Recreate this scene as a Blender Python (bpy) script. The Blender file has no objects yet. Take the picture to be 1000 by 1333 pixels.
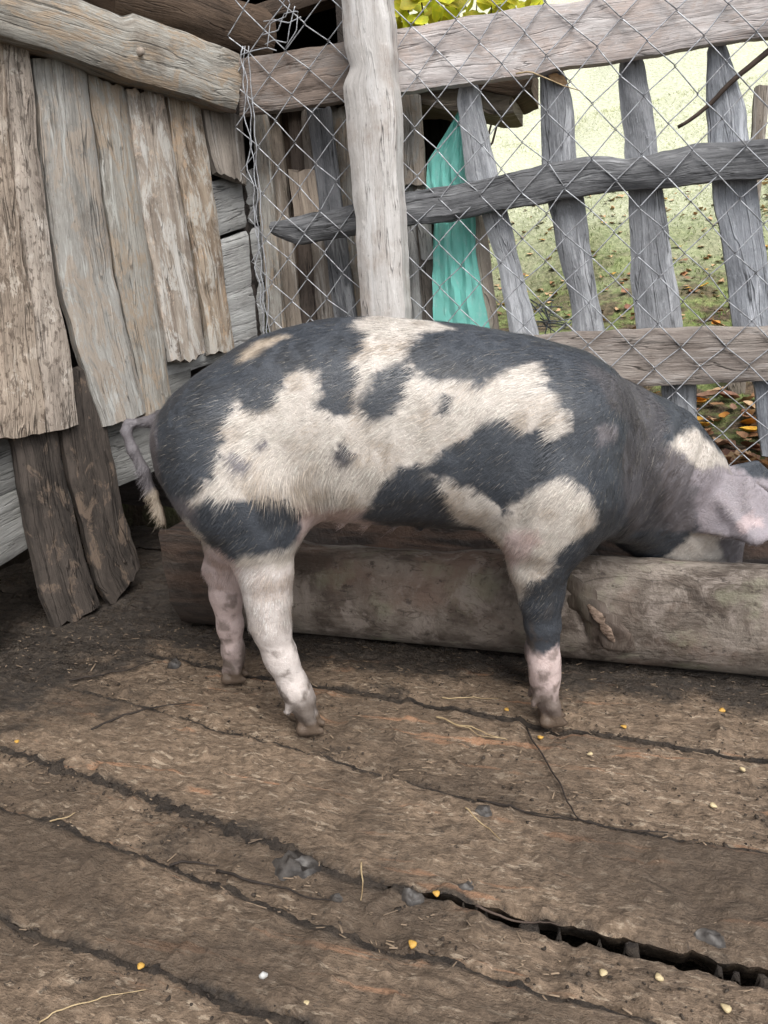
import bpy, bmesh, math, random
import numpy as np
from mathutils import Vector, Matrix
from mathutils.bvhtree import BVHTree
from mathutils.kdtree import KDTree

rng = np.random.default_rng(7)
random.seed(7)
scn = bpy.context.scene
COL = scn.collection

# ------------------------------------------------------------------ camera
FPX, CX, CY, CAMH = 960.0, 500.0, 666.5, 0.70
def cam_axes(pitch, roll, yaw):
    p, r, y = map(math.radians, (pitch, roll, yaw))
    Fh = np.array([-math.sin(y), math.cos(y), 0]); R0 = np.array([math.cos(y), math.sin(y), 0]); U = np.array([0, 0, 1.])
    F = Fh*math.cos(p)-U*math.sin(p); D0 = -(U*math.cos(p)+Fh*math.sin(p))
    R = R0*math.cos(r)+D0*math.sin(r)
    D = np.cross(F, R)
    return R, D, F
AR, AD, AF = cam_axes(17, 3.2, 18)
CAM = np.array([0, 0, CAMH])
cd = bpy.data.cameras.new('camera')
cam = bpy.data.objects.new('camera', cd); COL.objects.link(cam)
cd.sensor_fit = 'VERTICAL'; cd.sensor_height = 36; cd.lens = 36*FPX/1333
cd.clip_start = 0.01; cd.clip_end = 500
cam.matrix_world = Matrix([[AR[i], -AD[i], -AF[i], CAM[i]] for i in range(3)]+[[0, 0, 0, 1]])
scn.camera = cam
scn.render.resolution_x, scn.render.resolution_y = 768, 1024

# ------------------------------------------------------------------ sky, sun, exposure
SUN_EL, SUN_AZ = 54.0, 142.0           # azimuth clockwise from +Y
w = bpy.data.worlds.new('World'); scn.world = w; w.use_nodes = True
nt = w.node_tree; nt.nodes.clear()
sky = nt.nodes.new('ShaderNodeTexSky'); sky.sky_type = 'NISHITA'; sky.sun_disc = False
sky.sun_elevation = math.radians(SUN_EL); sky.sun_rotation = math.radians(SUN_AZ)
sky.dust_density = 4; sky.air_density = 1.0
hs = nt.nodes.new('ShaderNodeHueSaturation'); hs.inputs['Saturation'].default_value = 0.38
bg = nt.nodes.new('ShaderNodeBackground'); bg.inputs['Strength'].default_value = 0.115
out = nt.nodes.new('ShaderNodeOutputWorld')
nt.links.new(sky.outputs[0], hs.inputs['Color']); nt.links.new(hs.outputs[0], bg.inputs['Color']); nt.links.new(bg.outputs[0], out.inputs[0])
sd = bpy.data.lights.new('sun', 'SUN'); sd.energy = 1.5; sd.angle = math.radians(35); sd.color = (1, .97, .93)
sun = bpy.data.objects.new('sun', sd); COL.objects.link(sun)
az, el = math.radians(SUN_AZ), math.radians(SUN_EL)
sdir = Vector((math.sin(az)*math.cos(el), math.cos(az)*math.cos(el), math.sin(el)))
sun.rotation_euler = sdir.to_track_quat('Z', 'Y').to_euler()
vs = scn.view_settings
vs.view_transform = 'Standard'; vs.look = 'None'; vs.exposure = 0.95; vs.gamma = 1; vs.use_curve_mapping = False
scn.render.engine = 'CYCLES'
scn.cycles.max_bounces = 6; scn.cycles.diffuse_bounces = 3; scn.cycles.glossy_bounces = 2; scn.cycles.transmission_bounces = 3

# ------------------------------------------------------------------ pixel helpers (photo pixel -> direction -> point on a real plane)
def ray(px, py): return AR*(px-CX)/FPX+AD*(py-CY)/FPX+AF
def onP(px, py, p0, n):
    v = ray(px, py); return CAM+v*(((np.asarray(p0)-CAM)@n)/(v@n))
def atY(px, py, Y): return onP(px, py, (0, Y, 0), np.array([0, 1., 0]))
def atZ(px, py, Z=0.): return onP(px, py, (0, 0, Z), np.array([0, 0, 1.]))
def depth(P): return (np.asarray(P)-CAM)@AF

# ------------------------------------------------------------------ numpy noise
_perm = np.random.default_rng(3).permutation(256); _perm = np.concatenate([_perm, _perm, _perm])
_grad = np.random.default_rng(4).normal(size=(256, 3)); _grad /= np.linalg.norm(_grad, axis=1)[:, None]
def noise3(P):
    P = np.asarray(P, float); i = np.floor(P).astype(int); f = P-i; i &= 255
    u = f*f*f*(f*(f*6-15)+10); r = 0
    for dx in (0, 1):
        for dy in (0, 1):
            for dz in (0, 1):
                h = _perm[_perm[_perm[i[..., 0]+dx]+i[..., 1]+dy]+i[..., 2]+dz]
                g = _grad[h]
                d = (f-np.array([dx, dy, dz]))
                wgt = (u[..., 0] if dx else 1-u[..., 0])*(u[..., 1] if dy else 1-u[..., 1])*(u[..., 2] if dz else 1-u[..., 2])
                r = r+wgt*(g*d).sum(-1)
    return r*1.6
def fbm(P, o=4):
    a, s, r = 1., 1., 0
    for k in range(o): r = r+a*noise3(np.asarray(P)*s+k*17.3); a *= .5; s *= 2.03
    return r
def sstep(a, b, x):
    t = np.clip((x-a)/(b-a), 0, 1); return t*t*(3-2*t)

# ------------------------------------------------------------------ object helpers
def tag(o, label=None, cat=None, group=None, kind=None):
    if label: o['label'] = label
    if cat: o['category'] = cat
    if group: o['group'] = group
    if kind: o['kind'] = kind
    return o
def empty(name, loc, label=None, cat=None, group=None):
    o = bpy.data.objects.new(name, None); COL.objects.link(o); o.location = loc; o.empty_display_size = .05
    return tag(o, label, cat, group)
def wloc(o):
    v = Vector(o.location)
    while o.parent: o = o.parent; v = v+Vector(o.location)
    return v
def make(name, V, faces, mat, parent=None, attrs=None, smooth=True, angle=40, origin=None):
    """V in world coords; attrs {name: array (n,3)}"""
    V = np.asarray(V, float)
    if origin is None: origin = np.array([V[:, 0].mean(), V[:, 1].mean(), V[:, 2].min()])
    origin = np.asarray(origin, float)
    me = bpy.data.meshes.new(name)
    if isinstance(faces, np.ndarray):
        nf, k = faces.shape
        me.vertices.add(len(V)); me.vertices.foreach_set('co', (V-origin).astype(np.float32).ravel())
        me.loops.add(nf*k); me.loops.foreach_set('vertex_index', faces.astype(np.int32).ravel())
        me.polygons.add(nf); me.polygons.foreach_set('loop_start', np.arange(0, nf*k, k, dtype=np.int32))
        me.update(calc_edges=True)
    else:
        me.from_pydata((V-origin).tolist(), [], faces); me.update()
    for n, a in (attrs or {}).items():
        at = me.attributes.new(n, 'FLOAT_VECTOR', 'POINT'); at.data.foreach_set('vector', np.asarray(a, np.float32).ravel())
    if smooth:
        me.polygons.foreach_set('use_smooth', np.ones(len(me.polygons), bool))
        if angle: me.set_sharp_from_angle(angle=math.radians(angle))
    if mat: me.materials.append(mat)
    o = bpy.data.objects.new(name, me); COL.objects.link(o)
    if parent: o.parent = parent; o.location = Vector(origin)-wloc(parent)
    else: o.location = origin
    return o

# ------------------------------------------------------------------ node material helper
class NT:
    def __init__(s, name):
        s.m = bpy.data.materials.new(name); s.m.use_nodes = True; s.t = s.m.node_tree
        s.b = s.t.nodes['Principled BSDF']
    def n(s, typ, ins=None, **kw):
        nd = s.t.nodes.new('ShaderNode'+typ)
        for k, v in kw.items(): setattr(nd, k, v)
        for k, v in (ins or {}).items(): s.set(nd.inputs[k], v)
        return nd
    def set(s, sock, v):
        if isinstance(v, bpy.types.NodeSocket): s.t.links.new(v, sock)
        else:
            if isinstance(v, tuple) and len(v) == 3 and sock.type == 'RGBA': v = v+(1,)
            sock.default_value = v
    def attr(s, name): return s.n('Attribute', attribute_name=name).outputs['Vector']
    def scale(s, v, sc): return s.n('VectorMath', {0: v, 1: sc}, operation='MULTIPLY').outputs[0]
    def noise(s, v, scale=1., detail=5., rough=.55, dist=0.):
        return s.n('TexNoise', {'Vector': v, 'Scale': scale, 'Detail': detail, 'Roughness': rough, 'Distortion': dist}).outputs[0]
    def math(s, op, a, b=0., c=0.): return s.n('Math', {0: a, 1: b, 2: c}, operation=op).outputs[0]
    def ramp(s, v, a, b, lo=0., hi=1.):
        nd = s.n('MapRange', {0: v, 1: a, 2: b, 3: lo, 4: hi}); nd.interpolation_type = 'SMOOTHSTEP'; return nd.outputs[0]
    def mix(s, f, a, b, mode='MIX'):
        nd = s.n('Mix', data_type='RGBA', blend_type=mode)
        s.set(nd.inputs[0], f); s.set(nd.inputs[6], a); s.set(nd.inputs[7], b); return nd.outputs[2]
    def bump(s, h, strength=.5, dist=.01, normal=None):
        ins = {'Height': h, 'Strength': strength, 'Distance': dist}
        if normal is not None: ins['Normal'] = normal
        return s.n('Bump', ins).outputs[0]
    def done(s, col, rough=.8, normal=None, spec=.3, **kw):
        s.set(s.b.inputs['Base Color'], col); s.set(s.b.inputs['Roughness'], rough); s.set(s.b.inputs['Specular IOR Level'], spec)
        if normal is not None: s.set(s.b.inputs['Normal'], normal)
        for k, v in kw.items(): s.set(s.b.inputs[k], v)
        return s.m
def wood(name, light, dark, stain, stain_amt=.5, streak=None, rough=.85, bump=.6, flake=None, spots=None, blotch=None):
    t = NT(name); a = t.attr('wuv')
    g1 = t.noise(t.scale(a, (7, 110, 13)), 1, 6, .6, .4)
    g2 = t.noise(t.scale(a, (3, 26, 7)), 1, 5, .6, .8)
    g3 = t.noise(t.scale(a, (9, 12, 3)), 1, 6, .65)
    fine = t.noise(t.scale(a, (60, 400, 5)), 1, 3, .6)
    col = t.mix(t.ramp(g2, .32, .68), dark, light)
    col = t.mix(t.math('MULTIPLY', t.ramp(g3, .46, .68), stain_amt), col, stain)
    if streak: col = t.mix(t.math('MULTIPLY', t.ramp(t.noise(t.scale(a, (4, 34, 29)), 1, 5, .7, .6), .53, .66), .8), col, streak)
    if flake: col = t.mix(t.ramp(t.noise(t.scale(a, (16, 24, 41)), 1, 6, .7, .5), .55, .62, 0, .85), col, flake)
    col = t.mix(t.ramp(g1, .42, .28, 0, .75), col, tuple(x*.35 for x in dark))
    if blotch: col = t.mix(t.ramp(t.noise(t.scale(a, (9, 24, 83)), 1, 8, .78, .6), .48, .57, 0, .85), col, blotch)
    if spots: col = t.mix(t.ramp(t.noise(t.scale(a, (60, 110, 51)), 1, 5, .65, .4), .53, .60, 0, .8), col, spots)
    crk = t.math('ABSOLUTE', t.math('SUBTRACT', t.noise(t.scale(a, (2.2, 30, 19)), 1, 3, .5, .5), .5))
    col = t.mix(t.math('MULTIPLY', t.ramp(crk, .012, .0), t.ramp(g3, .40, .58)), col, tuple(x*.18 for x in dark))
    spk = t.noise(t.scale(a, (70, 120, 61)), 1, 4, .7)
    col = t.mix(t.ramp(spk, .60, .70, 0, .55), col, tuple(x*.4 for x in dark))
    col = t.mix(t.ramp(spk, .40, .30, 0, .45), col, tuple(min(1, x*1.3) for x in light))
    col = t.mix(t.ramp(fine, .3, .7, 0, .25), col, tuple(min(1, x*1.25) for x in light))
    rnd = t.n('ObjectInfo').outputs['Random']
    hsv = t.n('HueSaturation', {'Color': col, 'Value': t.ramp(rnd, 0, 1, .84, 1.14), 'Saturation': t.ramp(t.math('FRACT', t.math('MULTIPLY', rnd, 7.3)), 0, 1, .75, 1.15)}).outputs[0]
    h = t.math('ADD', t.math('ADD', t.math('MULTIPLY', g1, 1.0), t.math('MULTIPLY', t.ramp(crk, 0., .02), .5)), t.math('ADD', t.math('MULTIPLY', g2, 1.2), t.math('MULTIPLY', fine, .35)))
    return t.done(hsv, rough, t.bump(h, bump, .006), .2)

M = {}
M['grey'] = wood('grey_wood', (.40, .385, .35), (.23, .215, .19), (.15, .115, .085), .75, streak=(.54, .545, .515), blotch=(.36, .28, .205))
M['greydark'] = wood('dark_grey_wood', (.20, .205, .215), (.075, .078, .085), (.045, .045, .05), .5, streak=(.36, .37, .38))
M['picket'] = wood('silver_grey_wood', (.39, .41, .44), (.18, .19, .21), (.085, .09, .10), .6, streak=(.56, .58, .62), blotch=(.24, .25, .27))
M['post'] = wood('post_wood', (.55, .53, .51), (.37, .34, .315), (.29, .21, .155), .6, streak=(.58, .57, .56), bump=.35)
M['rail'] = wood('rail_wood', (.48, .45, .44), (.34, .31, .30), (.26, .22, .20), .5, streak=(.57, .55, .54), bump=.45, blotch=(.40, .34, .31))
M['railbrown'] = wood('brown_rail_wood', (.32, .235, .18), (.19, .14, .11), (.11, .09, .08), .6, bump=.5, blotch=(.25, .22, .20))
M['raillow'] = wood('low_rail_wood', (.40, .35, .31), (.24, .20, .175), (.15, .11, .085), .6, streak=(.52, .48, .45))
M['bark'] = wood('peeled_bark_wood', (.52, .43, .345), (.31, .245, .19), (.14, .11, .085), .55, flake=(.64, .565, .48), bump=1.0, spots=(.10, .07, .05))
M['brown'] = wood('brown_old_wood', (.31, .27, .23), (.17, .145, .12), (.08, .065, .055), .55, streak=(.46, .44, .41))
M['lightbrown'] = wood('flaking_old_wood', (.40, .34, .275), (.19, .145, .11), (.10, .07, .05), .75, streak=(.62, .61, .585), flake=(.46, .345, .25), blotch=(.50, .485, .45))
M['muddywood'] = wood('muddy_old_wood', (.085, .066, .053), (.034, .028, .024), (.018, .015, .013), .8, flake=(.17, .115, .075), bump=.9)
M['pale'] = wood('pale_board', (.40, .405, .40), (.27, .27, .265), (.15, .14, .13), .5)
M['shadedboard'] = wood('shaded_grey_board', (.20, .20, .19), (.12, .12, .11), (.06, .055, .05), .6)  # stained pale board, colour darkened for the weaker light low on the left
M['dark'] = wood('unlit_wood', (.055, .045, .04), (.022, .019, .017), (.012, .011, .01), .5)  # near-black colour stands in for the darkness of unlit interiors
M['darkbrown'] = wood('dark_brown_wood', (.115, .085, .065), (.05, .038, .03), (.025, .02, .017), .5)
M['tan'] = wood('tan_board', (.46, .38, .30), (.30, .24, .19), (.2, .16, .13), .4)

# ------------------------------------------------------------------ board builder: two edge polylines on a face + thickness
def resample(P, n):
    P = np.asarray(P, float); d = np.r_[0, np.cumsum(np.linalg.norm(np.diff(P, axis=0), axis=1))]
    t = np.linspace(0, d[-1], n+1); return np.stack([np.interp(t, d, P[:, k]) for k in range(3)], 1), d[-1]
_bseed = [0]
def board(name, L, R, nrm, thick, mat, parent, step=.012, edge=.003, surf=.0025, bulge=0., rag=.006, nw=None, rot=0):
    _bseed[0] += 1; sd_ = _bseed[0]*3.77
    nrm = np.asarray(nrm, float)
    ln = max(np.linalg.norm(np.asarray(L[0])-np.asarray(L[-1])), .02)
    n = int(np.clip(ln/step, 6, 160))
    A, la = resample(L, n); B, lb = resample(R, n)
    W = B-A; wid = np.linalg.norm(W, axis=1).mean(); Wd = W/np.linalg.norm(W, axis=1)[:, None]
    nw = nw or int(np.clip(wid/.012, 4, 14))
    u = np.linspace(0, (la+lb)/2, n+1)
    z0 = np.zeros_like(u)
    A = A+Wd*(fbm(np.stack([u*9, z0+sd_, z0], 1), 4)*edge)[:, None]
    B = B+Wd*(fbm(np.stack([u*9, z0+sd_+50, z0], 1), 4)*edge)[:, None]
    v = np.linspace(0, 1, nw+1)
    G = A[:, None]*(1-v)[None, :, None]+B[:, None]*v[None, :, None]
    # ragged ends
    T = (A[-1]+B[-1]-A[0]-B[0]); T /= np.linalg.norm(T)
    for e, sg, k in ((0, -1, 0), (n, 1, 9)):
        r = fbm(np.stack([v*wid*40, v*0+sd_+k, v*0], 1), 3)*rag
        for q, fall in ((0, 1), (1, .5)):
            i = e-sg*q; G[i] += T[None]*(r*fall)[:, None]
    UU, VV = np.meshgrid(u, v*wid, indexing='ij')
    hgt = fbm(np.stack([UU*6, VV*45, UU*0+sd_], -1), 4)*surf+bulge*(1-(2*v[None]-1)**2)
    hgt += fbm(np.stack([UU*3, VV*6, UU*0+sd_+9], -1), 3)*surf*1.5
    hgt[:, [0, -1]] -= min(.004, thick*.25)
    G = G+nrm*hgt[..., None]
    bk = [B-nrm*thick, A-nrm*thick]
    ring = np.concatenate([G, np.stack(bk, 1)], 1); m = nw+3
    V = ring.reshape(-1, 3)
    at = np.zeros((n+1, m, 3)); at[..., 0] = u[:, None]; at[:, :nw+1, 1] = v*wid
    at[:, nw+1, 1] = wid+thick; at[:, nw+2, 1] = -thick; at[..., 2] = sd_
    F = []
    for i in range(n):
        for j in range(m):
            a, b = i*m+j, i*m+(j+1) % m
            F.append((a, b, b+m, a+m))
    F.append(tuple(range(m))[::-1]); F.append(tuple(n*m+j for j in range(m)))
    return make(name, V, F, mat, parent, {'wuv': at.reshape(-1, 3)})
def pboard(name, Lp, Rp, plane, thick, mat, parent, **kw):
    """plane: Y value (faces the camera) or (p0, n)"""
    if isinstance(plane, tuple): p0, nn = plane
    else: p0, nn = (0, plane, 0), np.array([0, -1., 0])
    return board(name, [onP(*p, p0, nn) for p in Lp], [onP(*p, p0, nn) for p in Rp], nn, thick, mat, parent, **kw)
def tube(path, rad, k=6):
    path = np.asarray(path, float); n = len(path); rad = np.broadcast_to(rad, (n,))
    T = np.gradient(path, axis=0); T /= np.linalg.norm(T, axis=1)[:, None]+1e-12
    ref = np.array([0, 0, 1.]) if abs(T[:, 2]).mean() < .8 else np.array([1., 0, 0])
    S = np.cross(T, ref); S /= np.linalg.norm(S, axis=1)[:, None]+1e-12; U = np.cross(S, T)
    a = np.arange(k)*2*math.pi/k
    V = path[:, None]+rad[:, None, None]*(np.cos(a)[None, :, None]*S[:, None]+np.sin(a)[None, :, None]*U[:, None])
    F = []
    for i in range(n-1):
        for j in range(k): F.append((i*k+j, i*k+(j+1) % k, (i+1)*k+(j+1) % k, (i+1)*k+j))
    F.append(tuple(range(k))[::-1]); F.append(tuple((n-1)*k+j for j in range(k)))
    return V.reshape(-1, 3), F

# ================================================================== GROUND OUTSIDE
FENCE_Y = 1.905
def ground_z(X, Y):
    d = np.maximum(Y-2.03, 0)
    up = .17+.30*d+.15*np.maximum(d-1.2, 0)-.02*np.maximum(d-14, 0)
    k = sstep(1.955, 2.04, Y)
    low = -.16
    P = np.stack([X*.9, Y*.9, X*0], -1); Q = np.stack([X*7, Y*7, X*0+3], -1)
    return low+(up-low)*k+(fbm(P, 3)*.06*np.clip(d, 0, 3)+fbm(Q, 3)*.012)*k+0.03*X*k*np.clip(d, 0, 2)*.3
t = NT('grass_ground'); g = t.n('NewGeometry').outputs['Position']
n1 = t.noise(t.scale(g, (2.2, 2.2, 0)), 1, 6, .6); n2 = t.noise(t.scale(g, (45, 45, 20)), 1, 4, .65); n3 = t.noise(t.scale(g, (9, 9, 5)), 1, 5, .6)
yy = t.n('SeparateXYZ', {0: g}).outputs[1]
far = t.ramp(t.math('ADD', yy, t.math('MULTIPLY', n1, 1.6)), 3.9, 6.2)
soil = t.mix(t.ramp(n2, .35, .65), (.06, .046, .033), (.15, .11, .075))
gr = t.mix(t.ramp(n2, .3, .7), (.12, .16, .055), (.24, .27, .11))
dry = t.mix(t.ramp(n2, .3, .7), (.46, .48, .33), (.66, .67, .52))  # dry grass, made paler in colour for the brighter sunlight uphill
c = t.mix(t.ramp(n3, .42, .58), soil, gr)
c = t.mix(t.ramp(yy, 3.0, 4.6), c, gr)
c = t.mix(far, c, dry)
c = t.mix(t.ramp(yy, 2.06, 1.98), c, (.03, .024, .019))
M['ground'] = t.done(c, .95, t.bump(n2, .8, .03), .1)
xs = np.concatenate([np.linspace(-30, -3, 28)[:-1], np.linspace(-3, 4, 120), np.linspace(4, 40, 37)[1:]])
ys = np.concatenate([np.linspace(-12, 1.9, 15)[:-1], np.linspace(1.9, 4.5, 90), np.linspace(4.5, 60, 90)[1:]])
XX, YY = np.meshgrid(xs, ys, indexing='ij'); ZZ = ground_z(XX, YY)
V = np.stack([XX, YY, ZZ], -1).reshape(-1, 3); nx, ny = len(xs), len(ys)
I = np.arange(nx*ny).reshape(nx, ny)
F = np.stack([I[:-1, :-1], I[1:, :-1], I[1:, 1:], I[:-1, 1:]], -1).reshape(-1, 4)
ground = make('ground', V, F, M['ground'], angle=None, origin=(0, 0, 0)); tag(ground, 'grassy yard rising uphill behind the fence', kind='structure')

# ================================================================== PEN FLOOR (planks)
def jl(*p): p = np.array(p); return lambda X: np.interp(X, p[:, 0], p[:, 1])
J = [
 jl((-1.7, .30), (-.7, .25), (.8, .16)),
 jl((-1.7, .46), (-.9, .395), (-.4, .355), (1.2, .28)),
 jl((-1.7, .62), (-.689, .531), (-.333, .501), (.3, .47), (1.2, .44)),
 jl((-1.7, .79), (-.846, .695), (-.569, .657), (-.3, .607), (.2, .575), (1.2, .55)),
 jl((-1.7, .93), (-.969, .824), (-.7, .778), (-.412, .724), (-.324, .697), (-.07, .682), (.172, .668), (1.2, .62)),
 jl((-1.7, 1.08), (-1.053, 1.02), (-.775, .981), (-.509, .933), (-.169, .868), (.09, .859), (1.2, .83)),
 jl((-1.7, 1.24), (-1.05, 1.18), (-.5, 1.12), (0, 1.075), (.5, 1.04), (1.2, 1.0)),
 jl((-1.7, 1.40), (-.5, 1.33), (1.2, 1.22)),
 jl((-1.7, 1.58), (1.2, 1.50)), jl((-1.7, 1.76), (1.2, 1.72)), jl((-1.7, 1.94), (1.2, 1.93))]
GAP = lambda k, X: (.0012+.0085*sstep(-.34, .12, X)) if k == 4 else np.full_like(X, .0011)
t = NT('muddy_plank'); a = t.attr('wuv'); md = t.n('SeparateXYZ', {0: t.attr('mud')})
mud, wet = md.outputs[0], md.outputs[1]
f1 = t.noise(t.scale(a, (9, 42, 3)), 1, 7, .7, .9); f2 = t.noise(t.scale(a, (16, 19, 9)), 1, 8, .72); f3 = t.noise(t.scale(a, (60, 90, 5)), 1, 5, .7)
f4 = t.noise(t.scale(a, (2.3, 3.2, 1)), 1, 5, .6)
wd = t.mix(t.ramp(f1, .34, .66), (.085, .062, .045), (.27, .195, .135))
film = t.mix(t.ramp(f3, .3, .7), (.092, .064, .042), (.262, .190, .130))
c = t.mix(t.ramp(f2, .30, .46, .25, .95), wd, film)
c = t.mix(t.ramp(t.noise(t.scale(a, (4.5, 38, 77)), 1, 4, .6, .3), .60, .68, 0, .8), c, (.36, .20, .115))
c = t.mix(t.ramp(t.noise(t.scale(a, (45, 150, 31)), 1, 5, .65, .4), .56, .64, 0, .8), c, (.40, .32, .235))
c = t.mix(t.ramp(t.noise(t.scale(a, (22, 60, 131)), 1, 5, .7, .6), .60, .66, 0, .6), c, (.30, .215, .145))
c = t.mix(t.ramp(t.noise(t.scale(a, (90, 110, 231)), 1, 4, .7), .60, .68, 0, .7), c, (.04, .032, .026))
c = t.mix(t.ramp(f4, .42, .62, 0, .8), c, t.mix(f3, (.042, .030, .021), (.105, .076, .053)))
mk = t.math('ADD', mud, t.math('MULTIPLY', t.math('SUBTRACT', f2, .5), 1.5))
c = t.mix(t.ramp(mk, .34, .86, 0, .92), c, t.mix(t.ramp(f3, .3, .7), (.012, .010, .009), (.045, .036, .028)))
rg = t.math('SUBTRACT', t.ramp(f2, .3, .7, .50, .86), t.math('MULTIPLY', wet, .42))
h = t.math('ADD', t.math('MULTIPLY', f3, .9), t.math('ADD', t.math('MULTIPLY', f2, 1.3), t.math('MULTIPLY', f1, .8)))
M['floor'] = t.done(c, rg, t.bump(h, 1.0, .010), .4)
pen_floor = empty('pen_floor', (0, 1, 0), 'trampled muddy plank floor of the pen'); pen_floor['kind'] = 'structure'
Xg = np.arange(-1.62, .95, .005)
def mudmask(X, Y):
    dj = np.min([np.abs(Y-J[k](X))/(2.0 if k == 4 else 1.2) for k in range(len(J))], axis=0)
    m = np.exp(-dj/.012)*.75
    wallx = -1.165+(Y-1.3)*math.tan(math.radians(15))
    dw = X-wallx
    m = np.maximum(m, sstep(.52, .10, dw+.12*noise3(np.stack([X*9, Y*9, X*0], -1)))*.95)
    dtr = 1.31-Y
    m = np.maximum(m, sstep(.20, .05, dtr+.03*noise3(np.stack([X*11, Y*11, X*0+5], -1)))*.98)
    m = np.maximum(m, .55*sstep(.0, .6, fbm(np.stack([X*4.5, Y*7, X*0+8], -1), 4)))
    return np.clip(m, 0, 1)
def floor_h(X, Y):
    P = np.stack([X*8, Y*14, X*0], -1)
    h = fbm(P, 3)*.0028
    h += np.maximum(0, fbm(np.stack([X*26, Y*30, X*0+4], -1), 4)-.10)*.009+np.maximum(0, fbm(np.stack([X*48, Y*52, X*0+14], -1), 3)-.2)*.005
    h -= np.maximum(0, fbm(np.stack([X*7, Y*10, X*0+7], -1), 3)-.25)*.016
    h += np.abs(fbm(np.stack([X*60, Y*90, X*0+2], -1), 2))*.0022
    return h-.004
for k in range(len(J)-1):
    y0 = J[k](Xg)+GAP(k, Xg)*np.maximum(.1, 1+.9*fbm(np.stack([Xg*22, Xg*0+k, Xg*0], 1), 3))+.0045*fbm(np.stack([Xg*10, Xg*0+k*7, Xg*0], 1), 4)
    y1 = J[k+1](Xg)-GAP(k+1, Xg)*np.maximum(.1, 1+.9*fbm(np.stack([Xg*30, Xg*0+k+30, Xg*0], 1), 3))+.0045*fbm(np.stack([Xg*10, Xg*0+(k+1)*7, Xg*0], 1), 4)
    nv = 34 if k < 7 else 10
    v = np.linspace(0, 1, nv+1); n = len(Xg)
    Y = y0[:, None]*(1-v)+y1[:, None]*v; X = np.broadcast_to(Xg[:, None], Y.shape)
    ed = np.minimum(Y-y0[:, None], y1[:, None]-Y)
    Z = floor_h(X, Y)-.005*np.exp(-ed/.005)+.004*((k*37) % 5-2)/2
    if k == 4: pass
    top = np.stack([X, Y, Z], -1)
    bot = np.stack([np.stack([Xg, y1-.02, Xg*0-.045], -1), np.stack([Xg, y0+.022, Xg*0-.045], -1)], 1)
    ringm = np.concatenate([top, bot], 1); m = nv+3
    at = np.zeros(ringm.shape); at[..., 0] = ringm[..., 0]; at[..., 1] = ringm[..., 1]-.02*ringm[..., 2]; at[..., 2] = k*2.3
    mu = np.ones(ringm.shape); mm = mudmask(X, Y); mu[:, :nv+1, 0] = mm; mu[:, :nv+1, 1] = mm*sstep(-.2, .4, fbm(np.stack([X*12, Y*12, X*0], -1), 3))
    idx = np.arange(n*m).reshape(n, m); nxt = np.roll(idx, -1, axis=1)
    F = np.stack([idx[:-1], idx[1:], nxt[1:], nxt[:-1]], -1).reshape(-1, 4)
    make('plank', ringm.reshape(-1, 3), F, M['floor'], pen_floor, {'wuv': at.reshape(-1, 3), 'mud': mu.reshape(-1, 3)}, angle=35)

# ================================================================== LEFT PLANK WALL
LA = math.radians(15); LN = np.array([math.cos(LA), -math.sin(LA), 0]); LP0 = np.array([-1.165, 1.30, 0])
def lw(off): return (LP0+LN*off, LN)
lwall = empty('plank_wall', (-1.165, 1.30, 0), 'rough wall of upright weathered planks hung under a squared beam beside the pig', 'plank wall')
def lb(L, R, off, th, mat, name='plank', **kw): return pboard(name, L, R, lw(off), th, M[mat], lwall, **kw)
lb([(-190, -20), (-170, 300), (-150, 600)], [(-72, 20), (-62, 300), (-52, 590)], .008, .03, 'brown')
lb([(-72, 22), (-62, 300), (-50, 578)], [(4, 45), (14, 160), (26, 270), (45, 400), (62, 564)], .016, .028, 'bark', surf=.004, edge=.005)
lb([(5, 45), (15, 160), (27, 270), (46, 400), (64, 564)], [(38, 55), (50, 160), (60, 250), (75, 370), (95, 470), (106, 552)], .019, .028, 'bark', surf=.004, edge=.004)
lb([(44, 75), (55, 180), (65, 280), (80, 370), (102, 450), (136, 556)], [(112, 85), (122, 160), (135, 260), (150, 360), (167, 430), (192, 538)], .006, .022, 'grey', bulge=.004, rag=.012, edge=.004)
lb([(115, 95), (125, 160), (138, 260), (153, 360), (169, 430), (193, 545)], [(162, 115), (172, 180), (188, 280), (200, 360), (212, 430), (225, 522)], .001, .022, 'grey', bulge=.003, rag=.014, edge=.004)
lb([(168, 120), (178, 200), (190, 280), (205, 370), (215, 430), (224, 472)], [(214, 118), (225, 180), (235, 240), (247, 310), (258, 380), (270, 462)], .006, .022, 'lightbrown', bulge=.004, rag=.018, edge=.004)
lb([(219, 118), (230, 200), (242, 270), (257, 350), (270, 420), (276, 464)], [(262, 130), (272, 200), (280, 260), (290, 330), (298, 390), (307, 452)], .003, .022, 'lightbrown', bulge=.003, rag=.016, edge=.004)
lb([(266, 135), (277, 200), (284, 226)], [(318, 150), (321, 200), (323, 240)], .000, .02, 'brown', rag=.012)
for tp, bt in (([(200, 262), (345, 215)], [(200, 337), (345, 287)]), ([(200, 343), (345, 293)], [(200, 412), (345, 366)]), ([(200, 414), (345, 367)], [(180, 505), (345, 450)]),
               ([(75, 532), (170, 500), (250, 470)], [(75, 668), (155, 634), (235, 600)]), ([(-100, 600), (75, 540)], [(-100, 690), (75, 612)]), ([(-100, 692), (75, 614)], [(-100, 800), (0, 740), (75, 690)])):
    lb(tp, bt, -.032, .02, 'shadedboard' if tp[0][0] < 100 else 'pale', 'backing_board')
lb([(14, 545), (30, 640), (45, 720), (58, 780), (72, 820)], [(72, 545), (90, 640), (105, 700), (118, 750), (130, 788)], -.006, .022, 'muddywood', rag=.01, edge=.005)
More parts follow.
